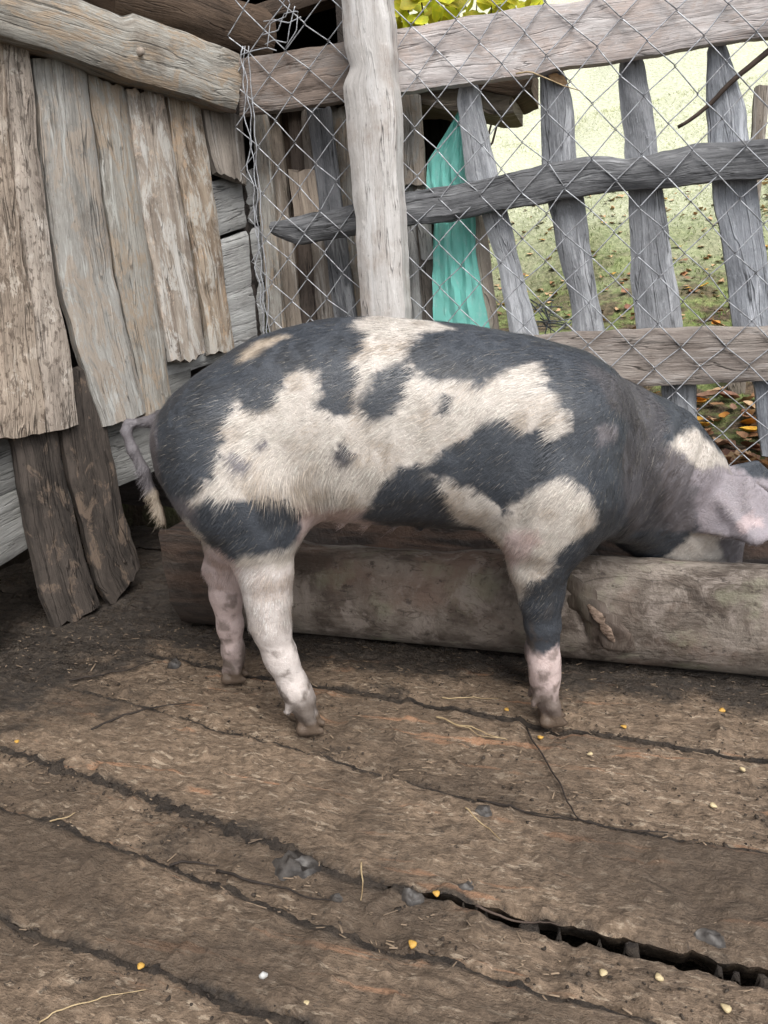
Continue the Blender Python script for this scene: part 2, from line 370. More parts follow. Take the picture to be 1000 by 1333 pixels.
lb([(76, 490), (85, 580), (100, 650), (118, 720), (132, 765), (146, 790)], [(128, 470), (142, 560), (157, 640), (172, 700), (184, 738)], -.003, .022, 'muddywood', rag=.012, edge=.006)
lb([(-160, 540), (-150, 700), (-135, 900)], [(-32, 540), (-18, 700), (-3, 845)], -.006, .022, 'muddywood', rag=.01, edge=.005)  # plank outside the frame, added to cut light in the low opening
beam = lb([(-60, -45), (60, -16), (110, 0), (160, 20), (175, 17), (240, 40), (313, 70)], [(-60, 25), (0, 45), (100, 76), (160, 98), (230, 118), (309, 143)], .055, .10, 'grey', 'beam', bulge=.006, step=.008, surf=.002)
pboard('splinter', [(236, 117), (270, 126), (309, 139)], [(240, 121), (275, 134), (311, 147)], lw(.048), .02, M['railbrown'], beam, rag=.01)
lb([(120, -50), (240, -22), (352, 12)], [(150, 18), (240, 42), (352, 82)], .004, .10, 'darkbrown', 'upper_log', bulge=.02)
d_ = np.array([math.sin(LA), math.cos(LA), 0])
# peg driven in the beam
P = onP(181, 68, *lw(.061)); a_ = np.linspace(0, math.pi/2, 4)
rings = [P+LN*(.004+.012*math.sin(x)) for x in a_]
k = 9; V = []; F = []
ud = np.array([0, 0, 1.]); sdv = d_
prof = [(-.01, .0065), (.006, .0075), (.011, .006), (.0135, .003)]
for o_, r_ in prof:
    for q in range(k): V.append(P+LN*o_+r_*(math.cos(q*2*math.pi/k)*sdv+math.sin(q*2*math.pi/k)*ud*1.2))
for i in range(len(prof)-1):
    for q in range(k): F.append((i*k+q, i*k+(q+1) % k, (i+1)*k+(q+1) % k, (i+1)*k+q))
F.append(tuple(len(V)-k+q for q in range(k)))
make('peg', V, F, M['tan'], beam, {'wuv': np.array(V)})

# ================================================================== DARK SHED BEHIND THE LEFT WALL
shed = empty('dark_shed', (-2.4, 1.6, -.1), 'dark unlit shed behind the plank wall, seen black above the corner', 'shed')
edge0 = atY(452, 0, 2.02); dirr = np.array([edge0[0], edge0[1], 0]); dirr /= np.linalg.norm(dirr)
E0 = np.array([edge0[0], edge0[1], 0]); E1 = E0+dirr*1.9
def wallb(a, b, z0, z1, th, nm='wall', mat='dark'):
    a = np.array(a, float); b = np.array(b, float); d = b-a; d /= np.linalg.norm(d); nn = np.array([d[1], -d[0], 0])
    board(nm, [np.array([*a[:2], z1]), np.array([*b[:2], z1])], [np.array([*a[:2], z0]), np.array([*b[:2], z0])], nn, th, M[mat], shed, step=.06)
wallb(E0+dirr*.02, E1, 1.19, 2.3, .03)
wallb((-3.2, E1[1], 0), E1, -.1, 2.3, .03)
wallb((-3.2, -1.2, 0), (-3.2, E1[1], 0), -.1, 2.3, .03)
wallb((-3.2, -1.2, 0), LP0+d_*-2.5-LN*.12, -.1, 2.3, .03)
wallb((-3.2, 2.005, 0), (-1.005, 2.005, 0), -.1, 1.7, .03)  # wall added to keep light from entering past the corner
for s_ in np.arange(-2.55, -.52, .17):  # out-of-view planks added to stop light getting in behind the wall
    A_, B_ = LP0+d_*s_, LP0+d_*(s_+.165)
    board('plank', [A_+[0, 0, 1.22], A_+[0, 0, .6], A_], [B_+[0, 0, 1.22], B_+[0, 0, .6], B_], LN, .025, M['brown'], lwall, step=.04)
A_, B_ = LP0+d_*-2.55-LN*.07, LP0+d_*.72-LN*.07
board('light_stop_board', [A_+[0, 0, 1.95], B_+[0, 0, 1.78]], [A_+[0, 0, 1.2], B_+[0, 0, 1.2]], LN, .02, M['dark'], lwall, step=.05)  # unseen board added over the beam to keep the shed dark
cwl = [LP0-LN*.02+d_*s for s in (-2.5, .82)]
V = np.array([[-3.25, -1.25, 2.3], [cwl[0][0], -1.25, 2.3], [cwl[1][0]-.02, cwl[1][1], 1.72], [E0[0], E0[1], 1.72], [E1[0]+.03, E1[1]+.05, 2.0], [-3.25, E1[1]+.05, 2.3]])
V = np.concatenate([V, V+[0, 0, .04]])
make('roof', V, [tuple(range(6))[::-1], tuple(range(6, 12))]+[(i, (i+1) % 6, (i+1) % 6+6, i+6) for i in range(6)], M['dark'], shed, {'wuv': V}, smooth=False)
board('rafter', [atY(330, 5, 2.12), atY(452, -28, 2.12)], [atY(330, 28, 2.12), atY(452, -8, 2.12)], (0, -1, 0), .06, M['darkbrown'], shed)

# ================================================================== FENCE
fence = empty('picket_fence', (-.2, 1.93, .1), 'weathered rustic picket fence with round-topped slats, rough rails and a thick post', 'fence')
def fb(name, L, R, Y, th, mat, **kw): return pboard(name, L, R, Y, th, M[mat], fence, **kw)
fb('post', [(440, -90), (443, 0), (447, 60), (456, 88), (447, 112), (452, 180), (462, 300), (470, 412), (486, 640), (492, 720)], [(498, -90), (502, 0), (508, 60), (512, 120), (518, 250), (527, 412), (544, 640), (550, 720)], 1.828, .068, 'post', bulge=.012, surf=.002, edge=.004, step=.008)
fb('rail', [(311, 77), (380, 66), (445, 55), (480, 48)], [(311, 149), (380, 140), (445, 130), (480, 126)], 1.915, .035, 'railbrown', surf=.003, edge=.004)
fb('rail', [(484, 44), (512, 38), (700, 7), (820, -12), (1000, -32), (1200, -60), (1330, -74)], [(484, 122), (515, 118), (640, 103), (740, 86), (850, 71), (960, 51), (1000, 47), (1200, 20), (1330, 8)], 1.912, .038, 'rail', surf=.003, edge=.005, step=.008)
fb('rail', [(351, 288), (400, 278), (460, 265), (520, 252), (620, 235), (700, 215), (760, 203), (810, 206), (850, 200), (900, 188), (1000, 182), (1150, 165), (1330, 140)],
   [(353, 304), (385, 319), (460, 305), (525, 295), (600, 283), (680, 268), (790, 248), (850, 245), (930, 235), (1000, 228), (1150, 212), (1330, 188)], 1.914, .036, 'greydark', surf=.004, edge=.006, bulge=.006, step=.007)
fb('rail', [(480, 448), (690, 437), (800, 430), (1000, 424), (1330, 410)], [(480, 520), (780, 505), (850, 503), (1000, 497), (1330, 486)], 1.914, .036, 'raillow', surf=.003, edge=.004)
q = lambda pts: [(640+.36*x, .36*y) for x, y in pts]
def picket(L, R): fb('picket', L, R, 1.957, .022, 'picket', surf=.003, edge=.004, bulge=.004)
picket([(601, 100), (595, 133), (606, 230), (626, 277), (646, 342), (658, 400), (667, 450), (690, 560)], [(616, 100), (623, 118), (646, 225), (658, 273), (680, 355), (701, 434), (712, 490), (730, 560)])
picket(q([(200, 240), (180, 275), (178, 400), (185, 590), (205, 740), (232, 880), (280, 1080), (290, 1200), (325, 1420), (345, 1600)]), q([(250, 240), (267, 275), (295, 400), (305, 570), (328, 720), (350, 850), (378, 1030), (415, 1200), (445, 1420), (470, 1600)]))
picket(q([(480, 190), (463, 225), (460, 300), (470, 450), (480, 560), (495, 690), (498, 850), (505, 1010), (522, 1195), (615, 1400), (640, 1590)]), q([(535, 190), (552, 225), (577, 350), (600, 545), (620, 690), (645, 850), (667, 1000), (692, 1190), (740, 1400), (752, 1590)]))
picket(q([(800, 135), (783, 175), (778, 280), (780, 430), (785, 520), (802, 700), (835, 870), (855, 1010), (875, 1180), (950, 1400), (975, 1650)]), q([(835, 135), (855, 175), (882, 250), (918, 400), (932, 500), (960, 645), (987, 850), (1010, 1050), (1022, 1180), (1075, 1400), (1095, 1650)]))
for dx in (118, 236):
    picket([(x+dx*1.0, y-dx*.10) for x, y in q([(800, 135), (780, 190), (778, 280), (785, 520), (835, 870), (875, 1180), (960, 1650)])], [(x+dx, y-dx*.10) for x, y in q([(838, 135), (860, 190), (882, 250), (932, 500), (987, 850), (1022, 1180), (1085, 1650)])])

# ================================================================== LOW LEAN-TO BEHIND THE FENCE
lean = empty('lean_to', (-.6, 2.1, -.05), 'low lean-to of mismatched upright boards behind the fence post', 'shed')
def sb(L, R, Y, mat, name='plank', **kw): return pboard(name, L, R, Y, .018, M[mat], lean, rag=kw.pop('rag', .012), **kw)
specs = [ # top x0,x1,y ; bottom x0,x1,y ; depth ; mat
 ((326, 347, 138), (352, 372, 620), 2.030, 'grey'), ((338, 362, 140), (375, 402, 620), 2.052, 'brown'), ((360, 376, 140), (392, 408, 620), 2.075, 'darkbrown'),
 ((374, 398, 140), (398, 428, 620), 2.055, 'darkbrown'), ((390, 416, 140), (420, 450, 620), 2.035, 'brown'), ((398, 428, 140), (452, 478, 620), 2.012, 'greydark'),
 ((424, 450, 138), (448, 480, 620), 2.05, 'grey'), ((446, 480, 138), (480, 520, 620), 2.06, 'brown'), ((476, 520, 138), (508, 548, 620), 2.045, 'grey'),
 ((514, 546, 122), (522, 554, 240), 2.02, 'grey'), ((516, 540, 236), (530, 552, 620), 2.04, 'pale'), ((538, 556, 236), (546, 570, 620), 2.033, 'brown')]
for (a0, a1, ya), (b0, b1, yb), Y, mt in [(a, (b[0]+(0 if b[2]<300 else 13), b[1]+(0 if b[2]<300 else 13), b[2]), Y, m_) for a, b, Y, m_ in specs]: sb([(a0, ya), ((a0+b0)/2+random.uniform(-2, 2), (ya+yb)/2), (b0, yb)], [(a1, ya), ((a1+b1)/2+random.uniform(-2, 2), (ya+yb)/2), (b1, yb)], Y, mt)
sb([(375, 222), (378, 250), (382, 285)], [(430, 225), (433, 250), (438, 285)], 2.028, 'tan')
sb([(540, 248), (543, 300), (548, 340)], [(556, 248), (560, 300), (563, 338)], 2.022, 'pale')
sb([(612, 280), (616, 340), (632, 440), (650, 540)], [(630, 280), (638, 340), (650, 440), (666, 540)], 2.016, 'tan')
sb([(556, 320), (560, 420), (566, 520)], [(624, 320), (634, 420), (645, 520)], 2.09, 'darkbrown')
pboard('backing_board', [(325, 120), (335, 300), (360, 520)], [(600, 120), (620, 300), (640, 520)], 2.27, .02, M['dark'], lean)  # near-black sheet that makes the gaps between the planks look unlit
pboard('roof_board', [(300, 128), (560, 90), (688, 70)], [(300, 150), (560, 118), (640, 117), (668, 122), (688, 116)], 2.03, .24, M['darkbrown'], lean, rag=.02, edge=.01)
pboard('roof_board', [(520, 122), (600, 110), (668, 105)], [(520, 140), (600, 140), (640, 150), (668, 144)], 2.045, .2, M['brown'], lean, rag=.02, edge=.012)

t = NT('teal_woven_sheet'); a = t.attr('wuv')
wv = t.n('TexWave', {'Vector': a, 'Scale': 220., 'Distortion': 1.5, 'Detail': 2.}, bands_direction='X').outputs[1]
ns = t.noise(t.scale(a, (30, 60, 1)), 1, 5, .6)
c = t.mix(t.ramp(wv, .2, .8), (.16, .54, .47), (.25, .68, .60)); c = t.mix(t.ramp(ns, .52, .68, 0, .6), c, (.36, .64, .60)); c = t.mix(t.ramp(t.noise(t.scale(a, (8, 70, 9)), 1, 5, .7), .60, .70, 0, .4), c, (.14, .28, .30))
M['teal'] = t.done(c, .55, t.bump(t.math('ADD', wv, ns), .4, .003), .4)
green = pboard('woven_sheet', [(600, 140), (578, 176), (556, 210), (555, 260), (566, 290), (563, 360), (563, 440), (566, 500)], [(604, 140), (606, 190), (608, 235), (618, 282), (619, 330), (629, 390), (640, 440), (650, 500)], 2.006, .003, M['teal'], None, surf=.013, nw=22, bulge=.006, step=.008)
tag(green, 'torn teal woven plastic sheet hung between the lean-to boards and the pickets', 'plastic sheet')

# ================================================================== CHAIN LINK NETTING
t = NT('galvanised_wire'); g = t.n('NewGeometry').outputs['Position']; ns = t.noise(g, 60., 4)
M['wire'] = t.done(t.mix(t.ramp(ns, .4, .65), (.42, .44, .47), (.24, .24, .25)), t.ramp(ns, .3, .7, .4, .65), None, .5, Metallic=.3)
net = empty('chain_link_netting', (-.2, 1.905, .1), 'galvanised chain-link wire netting stretched over the picket fence', 'wire netting')
AX, AZ = .052, .0525
X0 = atY(322, 300, 1.9)[0]; zs = np.arange(.06, 1.62, AZ)
def netdef(x, z):
    q_ = np.stack([x*2.1, z*2.1, x*0], -1); q2 = np.stack([x*2.1, z*2.1, x*0+9], -1); q3 = np.stack([x*14, z*14, x*0+4], -1); q4 = np.stack([x*14, z*14, x*0+14], -1)
    return x+.012*noise3(q_)+.009*noise3(q3), z+.014*noise3(q2)+.008*noise3(q4)-.01*(x+.2)**2
for i in range(36):
    pts = []
    for kz, z in enumerate(zs):
        side = (kz+i) % 2
        hook = .0026 if side else -.0026
        xb = X0+i*AX+(AX+.0022 if side else -.0022)
        inn = xb+(-.006 if side else .006)
        pts += [(inn, hook*.3, z-.0045), (xb, hook, z), (inn, -hook*.3+hook, z+.0045)]
    pts = np.array(pts); x, z = netdef(pts[:, 0], pts[:, 2])
    Vw, Fw = tube(np.stack([x, 1.9045+pts[:, 1]+.006*noise3(np.stack([x*5, z*5, x*0], -1)), z], 1), .00145, 5)
    make('wire', Vw, Fw, M['wire'], net, angle=None)
for kx, off in enumerate((0, 5, -4)):
    ys_ = np.arange(60, 470, 9.)
    pts = [atY(318+off+(y-60)*.078+8*float(noise3(np.array([y*.03, kx*5., 0]))), y, 1.90-.003*kx) for y in ys_]
    Vw, Fw = tube(pts, .0016, 5); make('edge_wire', Vw, Fw, M['wire'], net, angle=None)
for tp in ([(348, 62), (352, 30), (372, 22), (378, 4), (366, -12)], [(340, 46), (362, 40), (370, 18), (388, 14), (386, 40), (372, 62)], [(345, 58), (356, 52), (374, 56), (377, 36), (384, 8)], [(312, 72), (330, 66), (348, 62), (360, 66)], [(343, 28), (358, 26), (376, 30), (392, 22)]):
    pts, _ = resample([atY(x, y, 1.893+.004*random.random()) for x, y in tp], 22); Vw, Fw = tube(pts, .0014, 5); make('loose_wire', Vw, Fw, M['wire'], net, angle=None)

# ================================================================== LOG TROUGH
t = NT('trough_log'); a = t.attr('wuv'); pos = t.n('NewGeometry').outputs['Position']
b1 = t.noise(t.scale(a, (7, 14, 1)), 1, 6, .65); b2 = t.noise(t.scale(a, (5, 60, 3)), 1, 6, .65, .4); b3 = t.noise(t.scale(a, (40, 70, 3)), 1, 5, .7); b4 = t.noise(t.scale(a, (3.2, 6, 7)), 1, 5, .6)
b5 = t.noise(t.scale(a, (10, 14, 17)), 1, 5, .6)
c = t.mix(t.ramp(b1, .38, .60), (.10, .08, .066), (.27, .235, .20))
c = t.mix(t.ramp(b4, .50, .64, 0, .8), c, (.20, .135, .105))
c = t.mix(t.ramp(b5, .52, .64, 0, .45), c, (.27, .27, .19))
c = t.mix(t.ramp(b2, .40, .28, 0, .5), c, (.07, .055, .045))
b6 = t.noise(t.scale(a, (18, 24, 91)), 1, 7, .72, .5)
c = t.mix(t.ramp(b6, .50, .62, 0, .7), c, (.33, .285, .25))
c = t.mix(t.ramp(b6, .44, .34, 0, .7), c, (.085, .068, .056))
c = t.mix(t.ramp(b3, .56, .68, 0, .75), c, (.05, .04, .035))
c = t.mix(t.ramp(t.noise(t.scale(a, (2.2, 9, 27)), 1, 6, .65, .6), .50, .62, 0, .75), c, (.075, .058, .047))
cr = t.math('ABSOLUTE', t.math('SUBTRACT', t.noise(t.scale(a, (2.5, 16, 57)), 1, 4, .55, .8), .5))
c = t.mix(t.ramp(cr, .007, .0, 0, .5), c, (.03, .024, .02))
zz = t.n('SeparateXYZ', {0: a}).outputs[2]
c = t.mix(zz, c, t.mix(t.ramp(b2, .35, .65), (.012, .009, .008), (.052, .032, .023)))  # dark wet inside, colour deepened for the pig's shadow in the hollow
h = t.math('ADD', t.math('ADD', b1, b6), t.math('ADD', t.math('MULTIPLY', b2, .5), t.math('MULTIPLY', b3, .6)))
M['trough'] = t.done(c, t.ramp(b1, .3, .7, .6, .85), t.bump(h, .7, .008), .3)
TY = 1.402
trough = empty('log_trough', (-.05, TY, 0), 'feeding trough hollowed from a thick grey log, pig eating from it', 'feeding trough')
ZK = .90
outer = [(-.128, .256), (-.140, .262), (-.150, .262), (-.154, .252), (-.158, .225), (-.161, .18), (-.160, .13), (-.152, .085), (-.138, .045), (-.120, .018), (-.098, .002), (-.06, 0), (.06, 0), (.118, .002), (.132, .018), (.143, .045), (.152, .085), (.158, .13), (.16, .18), (.158, .225), (.154, .252), (.150, .262), (.140, .262), (.128, .256)]
outer = [(y, z*ZK) for y, z in outer]
inner = [(.120, .235), (.110, .19), (.09, .13), (.065, .09), (.03, .075), (0, .072), (-.03, .075), (-.065, .09), (-.09, .13), (-.110, .19), (-.120, .235)]
xs = np.arange(-.895, 1.12, .01); ring = []; at = []
for x in xs:
    endk = float(sstep(-.845, -.74, x)*sstep(1.06, .98, x))
    r = []; aa = []
    sag = -.002+.003*float(noise3(np.array([x*2.5, 0, 0])))
    brk = -.010*float(sstep(-.62, -.55, x)*sstep(-.20, -.30, x))
    tilt = .012*(x+.4)*-.6
    for j, (y, z) in enumerate(outer):
        ang = math.atan2(z-.13, y)
        rn = 1+.012*float(fbm(np.array([x*5, ang*2.0, 1.]), 3))+.012*float(noise3(np.array([x*22, ang*7, 4.])))
        zz_ = z*rn if z > .06 else z
        if j < 4: zz_ += brk+.003*float(fbm(np.array([x*16, 3., j*.3]), 3))
        if z > .18: zz_ += sag+tilt
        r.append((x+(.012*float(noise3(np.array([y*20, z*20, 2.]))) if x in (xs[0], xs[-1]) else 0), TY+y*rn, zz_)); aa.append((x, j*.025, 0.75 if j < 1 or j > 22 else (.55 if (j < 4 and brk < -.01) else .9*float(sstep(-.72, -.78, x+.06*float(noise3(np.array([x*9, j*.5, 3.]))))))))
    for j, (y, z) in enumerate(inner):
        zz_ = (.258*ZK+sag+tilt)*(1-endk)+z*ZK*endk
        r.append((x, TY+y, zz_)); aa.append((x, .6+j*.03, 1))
    ring.append(r); at.append(aa)
ring = np.array(ring); at = np.array(at); n, m = ring.shape[:2]
idx = np.arange(n*m).reshape(n, m); nxt = np.roll(idx, -1, axis=1)
F = [tuple(f) for f in np.stack([idx[:-1], nxt[:-1], nxt[1:], idx[1:]], -1).reshape(-1, 4)[:, ::-1]]
F += [tuple(idx[0]), tuple(idx[-1][::-1])]
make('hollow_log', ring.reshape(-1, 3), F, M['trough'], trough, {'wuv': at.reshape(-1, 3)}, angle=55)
t = NT('split_wood'); g = t.n('NewGeometry').outputs['Position']; n_ = t.noise(t.scale(g, (60, 60, 180)), 1, 5, .7); M['split'] = t.done(t.mix(t.ramp(n_, .35, .65), (.085, .06, .045), (.27, .20, .155)), .8, t.bump(n_, .8, .004), .2)
# broken branch scar on the front of the log
def trough_front(px, py):
    P = atY(px, py, 1.26)
    for _ in range(6):
        zz_ = np.clip(P[2], .02, .26); y = np.interp(zz_, [o[1] for o in outer[2:11]][::-1], [o[0] for o in outer[2:11]][::-1]); P = atY(px, py, TY+y)
    return P
def blob(path, rads, k=12, nz=.25, sc=30, seed=0, flat=1.):
    V, F = tube(path, np.array(rads), k); V = np.array(V)
    c0 = np.repeat(np.asarray(path), k, 0); d = V-c0; d[:, 1] *= flat
    return c0+d*(1+nz*fbm(V*sc+seed, 3))[:, None], F
pp, _ = resample([trough_front(732, 742), trough_front(752, 772), trough_front(778, 806), trough_front(805, 832), trough_front(828, 847)], 16)
V, F = blob(pp, np.interp(np.linspace(0, 1, 17), [0, .3, .7, .93, 1], [.006, .026, .032, .018, .003]), nz=.6, sc=38, flat=.3, k=18)
scar = make('branch_scar', V, F, M['trough'], trough, {'wuv': V*[1, 1, 0]+[.3, .4, .55]}, angle=60)
pp, _ = resample([trough_front(766, 784)+[0, -.010, 0], trough_front(782, 803)+[0, -.014, 0], trough_front(800, 832)+[0, -.011, 0]], 10)
V, F = blob(pp, np.interp(np.linspace(0, 1, 11), [0, .4, .8, 1], [.003, .009, .007, .001]), nz=1.1, sc=55, seed=4, flat=.35)
make('bare_wood', V, F, M['split'], scar, {'wuv': V}, angle=60)

# ================================================================== PIG
PA = math.radians(15); PO = np.array([-.56, 1.04, 0]); PD = np.array([math.cos(PA), math.sin(PA), 0]); PN = np.array([-math.sin(PA), math.cos(PA), 0])
def toL(P): q_ = np.asarray(P)-PO; return np.stack([q_@PD, q_@PN, q_[..., 2]], -1)
def toW(L): L = np.asarray(L); return PO+L[..., 0:1]*PD+L[..., 1:2]*PN+np.array([0, 0, 1.])*L[..., 2:3]
def pl(px, py, w_): return toL(onP(px, py, PO+PN*w_, PN))
def prad(px, py, w_, r): return r*depth(toW(pl(px, py, w_)))/FPX
ST = np.array([ # s, ztop, zbot, halfwidth, wcentre
 (-.148, .492, .452, .012, 0), (-.140, .512, .425, .044, 0), (-.122, .532, .395, .076, 0), (-.08, .567, .358, .105, 0), (.014, .627, .342, .128, 0), (.11, .650, .345, .134, 0), (.23, .656, .334, .140, 0), (.34, .640, .324, .141, 0),
 (.44, .620, .306, .136, 0), (.53, .587, .294, .121, .010), (.60, .541, .272, .104, .042), (.66, .489, .258, .088, .075), (.70, .446, .28, .066, .092), (.722, .41, .33, .03, .10)])
STEP = .0045
lo = np.array([-.30, -.175, -.012]); hi = np.array([.96, .24, .70])
dims = np.ceil((hi-lo)/STEP).astype(int)
gs, gw, gz = [lo[i]+np.arange(dims[i])*STEP for i in range(3)]
S, Wg, Z = np.meshgrid(gs, gw, gz, indexing='ij'); S = S.astype(np.float32); Wg = Wg.astype(np.float32); Z = Z.astype(np.float32)
from math import pi
def smooth_interp(x, col):
    # monotone-ish cubic through the stations
    xs_, ys_ = ST[:, 0], ST[:, col]; m_ = np.gradient(ys_, xs_)
    i = np.clip(np.searchsorted(xs_, x)-1, 0, len(xs_)-2); h = xs_[i+1]-xs_[i]; tt = np.clip((x-xs_[i])/h, 0, 1)
    return (2*tt**3-3*tt**2+1)*ys_[i]+(tt**3-2*tt**2+tt)*h*m_[i]+(-2*tt**3+3*tt**2)*ys_[i+1]+(tt**3-tt**2)*h*m_[i+1]
sx = gs
zt, zb, hw, wc = [smooth_interp(sx, k)[:, None, None].astype(np.float32) for k in (1, 2, 3, 4)]
zc, hh = (zt+zb)/2, np.maximum((zt-zb)/2, .01); hw = np.maximum(hw, .008)
e = 2.25
rr = (np.abs((Wg-wc)/hw)**e+np.abs((Z-zc)/hh)**e)**(1/e)
D = (rr-1)*np.minimum(hw, hh)*1.0
out_ = np.maximum(ST[0, 0]-S, S-ST[-1, 0]); D = np.where(out_ > 0, np.maximum(D, 0)+out_, D)
del rr
def add(fn, pts, pad, k):
    global D
    pts = np.asarray(pts); a0 = np.clip(((pts.min(0)-pad-k*1.5-lo)/STEP).astype(int), 0, dims); b0 = np.clip(((pts.max(0)+pad+k*1.5-lo)/STEP).astype(int)+2, 0, dims)
    sl = tuple(slice(a0[i], b0[i]) for i in range(3))
    d2 = fn(S[sl], Wg[sl], Z[sl]); d1 = D[sl]
    hk = np.clip(.5+.5*(d1-d2)/k, 0, 1)
    D[sl] = d1*(1-hk)+d2*hk-k*hk*(1-hk)
def cone(a_, b_, ra, rb, k=.02, flat=1.):
    a_ = np.array(a_, float); b_ = np.array(b_, float)
    def fn(s, w_, z):
        ba = (b_-a_)*[1, 1/flat, 1]; ps, pw, pz = s-a_[0], (w_-a_[1])/flat, z-a_[2]
        tt = np.clip((ps*ba[0]+pw*ba[1]+pz*ba[2])/(ba@ba+1e-9), 0, 1)
        return (np.sqrt((ps-tt*ba[0])**2+(pw-tt*ba[1])**2+(pz-tt*ba[2])**2)-(ra+(rb-ra)*tt))*(flat if flat < 1 else 1)
    add(fn, [a_, b_], max(ra, rb)*max(1, flat), k)
def tri(a_, b_, c_, r, k=.012):
    a_, b_, c_ = [np.array(q_, float) for q_ in (a_, b_, c_)]
    def fn(s, w_, z):
        P = np.stack([s, w_, z], -1); nn = np.cross(b_-a_, c_-a_); nn /= np.linalg.norm(nn)
        ins = np.ones(s.shape, bool); dd = np.full(s.shape, 9., np.float32)
        for p, q_ in ((a_, b_), (b_, c_), (c_, a_)):
            ev = q_-p; ins &= ((P-p)@np.cross(nn, ev)) >= 0
            tt = np.clip(((P-p)@ev)/(ev@ev), 0, 1); dd = np.minimum(dd, np.linalg.norm(P-p-tt[..., None]*ev, axis=-1))
        return np.where(ins, np.abs((P-a_)@nn), dd)-r
    add(fn, [a_, b_, c_], r, k)
def chain(rows, k=.02, flat=1.):
    pts = [(pl(x, y, w_), prad(x, y, w_, r)) for x, y, w_, r in rows]
    for (p, r), (q_, r2) in zip(pts[:-1], pts[1:]): cone(p, q_, r, r2, k, flat)
    return pts
# near hind leg: ham, thigh, shank
chain([(288, 575, -.050, 72), (318, 640, -.066, 70), (335, 690, -.078, 52)], .05)
chain([(335, 690, -.080, 50), (345, 740, -.086, 34), (349, 780, -.088, 27), (352, 812, -.088, 24.5), (366, 856, -.088, 19), (385, 895, -.088, 17), (395, 912, -.088, 17)], .018)
# far hind leg
chain([(300, 600, .055, 62), (308, 660, .075, 48), (298, 705, .082, 33)], .035)
chain([(298, 705, .082, 30), (293, 742, .085, 21.5), (294, 775, .086, 19), (299, 815, .086, 15.5), (303, 845, .086, 14), (306, 858, .086, 14)], .014)
cone(pl(276, 731, .085), pl(272, 739, .085), .012, .010, .02)
# near front leg
chain([(735, 560, -.055, 78), (722, 640, -.075, 68), (712, 690, -.084, 52)], .055)
chain([(710, 690, -.084, 50), (701, 735, -.086, 37), (704, 775, -.087, 27.5), (706, 812, -.086, 21.5), (707, 842, -.085, 17), (708, 862, -.084, 17.5), (709, 882, -.083, 15.5), (709, 896, -.083, 15.5)], .018)
# far front leg (mostly hidden behind the near one)
fp = [((.50, .06, .36), .07), ((.485, .045, .26), .042), ((.475, .035, .15), .026), ((.472, .03, .07), .021), ((.476, .03, .045), .022)]
for (p, r), (q_, r2) in zip(fp[:-1], fp[1:]): cone(p, q_, r, r2, .025)
# feet: two claws and two dewclaws each
def foot(ank, toe, wf, dew=True, sp=.0125):
    A = pl(*ank, wf) if len(ank) == 2 else np.array(ank); T = pl(*toe, wf) if len(toe) == 2 else np.array(toe); T[2] = .010
    for sg in (-1, 1):
        K = A*.45+T*.55+[-.002, sg*.012, .006]
        cone(A+[0, sg*.005, 0], K, .0145, .0125, .007)
        cone(K, T+[.0, sg*.0135, .0], .0125, .0085, .004)
        cone(T+[-.020, sg*.0135, .001], T+[.012, sg*.0115, -.004], .0115, .0055, .003)
        cone(A+[-.006, 0, -.006], T+[-.014, 0, .010], .0135, .0115, .006)
        if dew: cone(A+[-.011, sg*.013, .004], A+[-.022, sg*.015, -.020], .0075, .0045, .004)
foot((392, 906), (410, 936), -.088); foot((306, 856), (311, 876), .086, True); foot((710, 896), (725, 928), -.083)
foot((.478, .03, .05), (.490, .03, .012), .03)
# head (down in the trough), jowl, ears
chain([(815, 590, .045, 70), (850, 598, .065, 62), (886, 628, .098, 54)], .05)
chain([(886, 628, .098, 53), (900, 662, .110, 53), (912, 705, .118, 44), (920, 748, .123, 35), (925, 776, .126, 31)], .04)
chain([(838, 668, .120, 52), (875, 708, .130, 44)], .045)
sn = pl(925, 776, .126); cone(sn+[.002, 0, -.018], sn+[.004, 0, -.026], .036, .034, .01)
A, B, E_, D_, T_ = pl(900, 612, .052), pl(908, 690, .028), pl(972, 626, .022), pl(982, 702, -.024), pl(1066, 690, -.014)
tri(A, B, D_, .0055); tri(A, D_, E_, .0055); tri(E_, D_, T_, .0045)
cone(A*.9+E_*.1, (B*.75+A*.25), .017, .015, .02)
A, B, E_, T_ = pl(935, 612, .135), pl(945, 640, .165), pl(985, 602, .17), pl(1040, 650, .175)
tri(A, B, T_, .005); tri(A, T_, E_, .005)
# tail
tp = [(212, 546, .0, 10), (190, 549, -.004, 7), (168, 552, -.012, 6.4), (164, 562, -.016, 6.4), (173, 586, -.018, 6.4), (187, 614, -.018, 6.2), (199, 642, -.017, 5.8), (207, 664, -.017, 5), (213, 680, -.017, 4)]
chain(tp, .007)
chain([(232, 548, .0, 16), (212, 546, .0, 11.5)], .02)
# teats
for x_, y_ in ((412, 676), (447, 681), (478, 684), (512, 686), (548, 686)): cone(pl(x_, y_-8, -.045), pl(x_, y_+4, -.045), .007, .0035, .008)
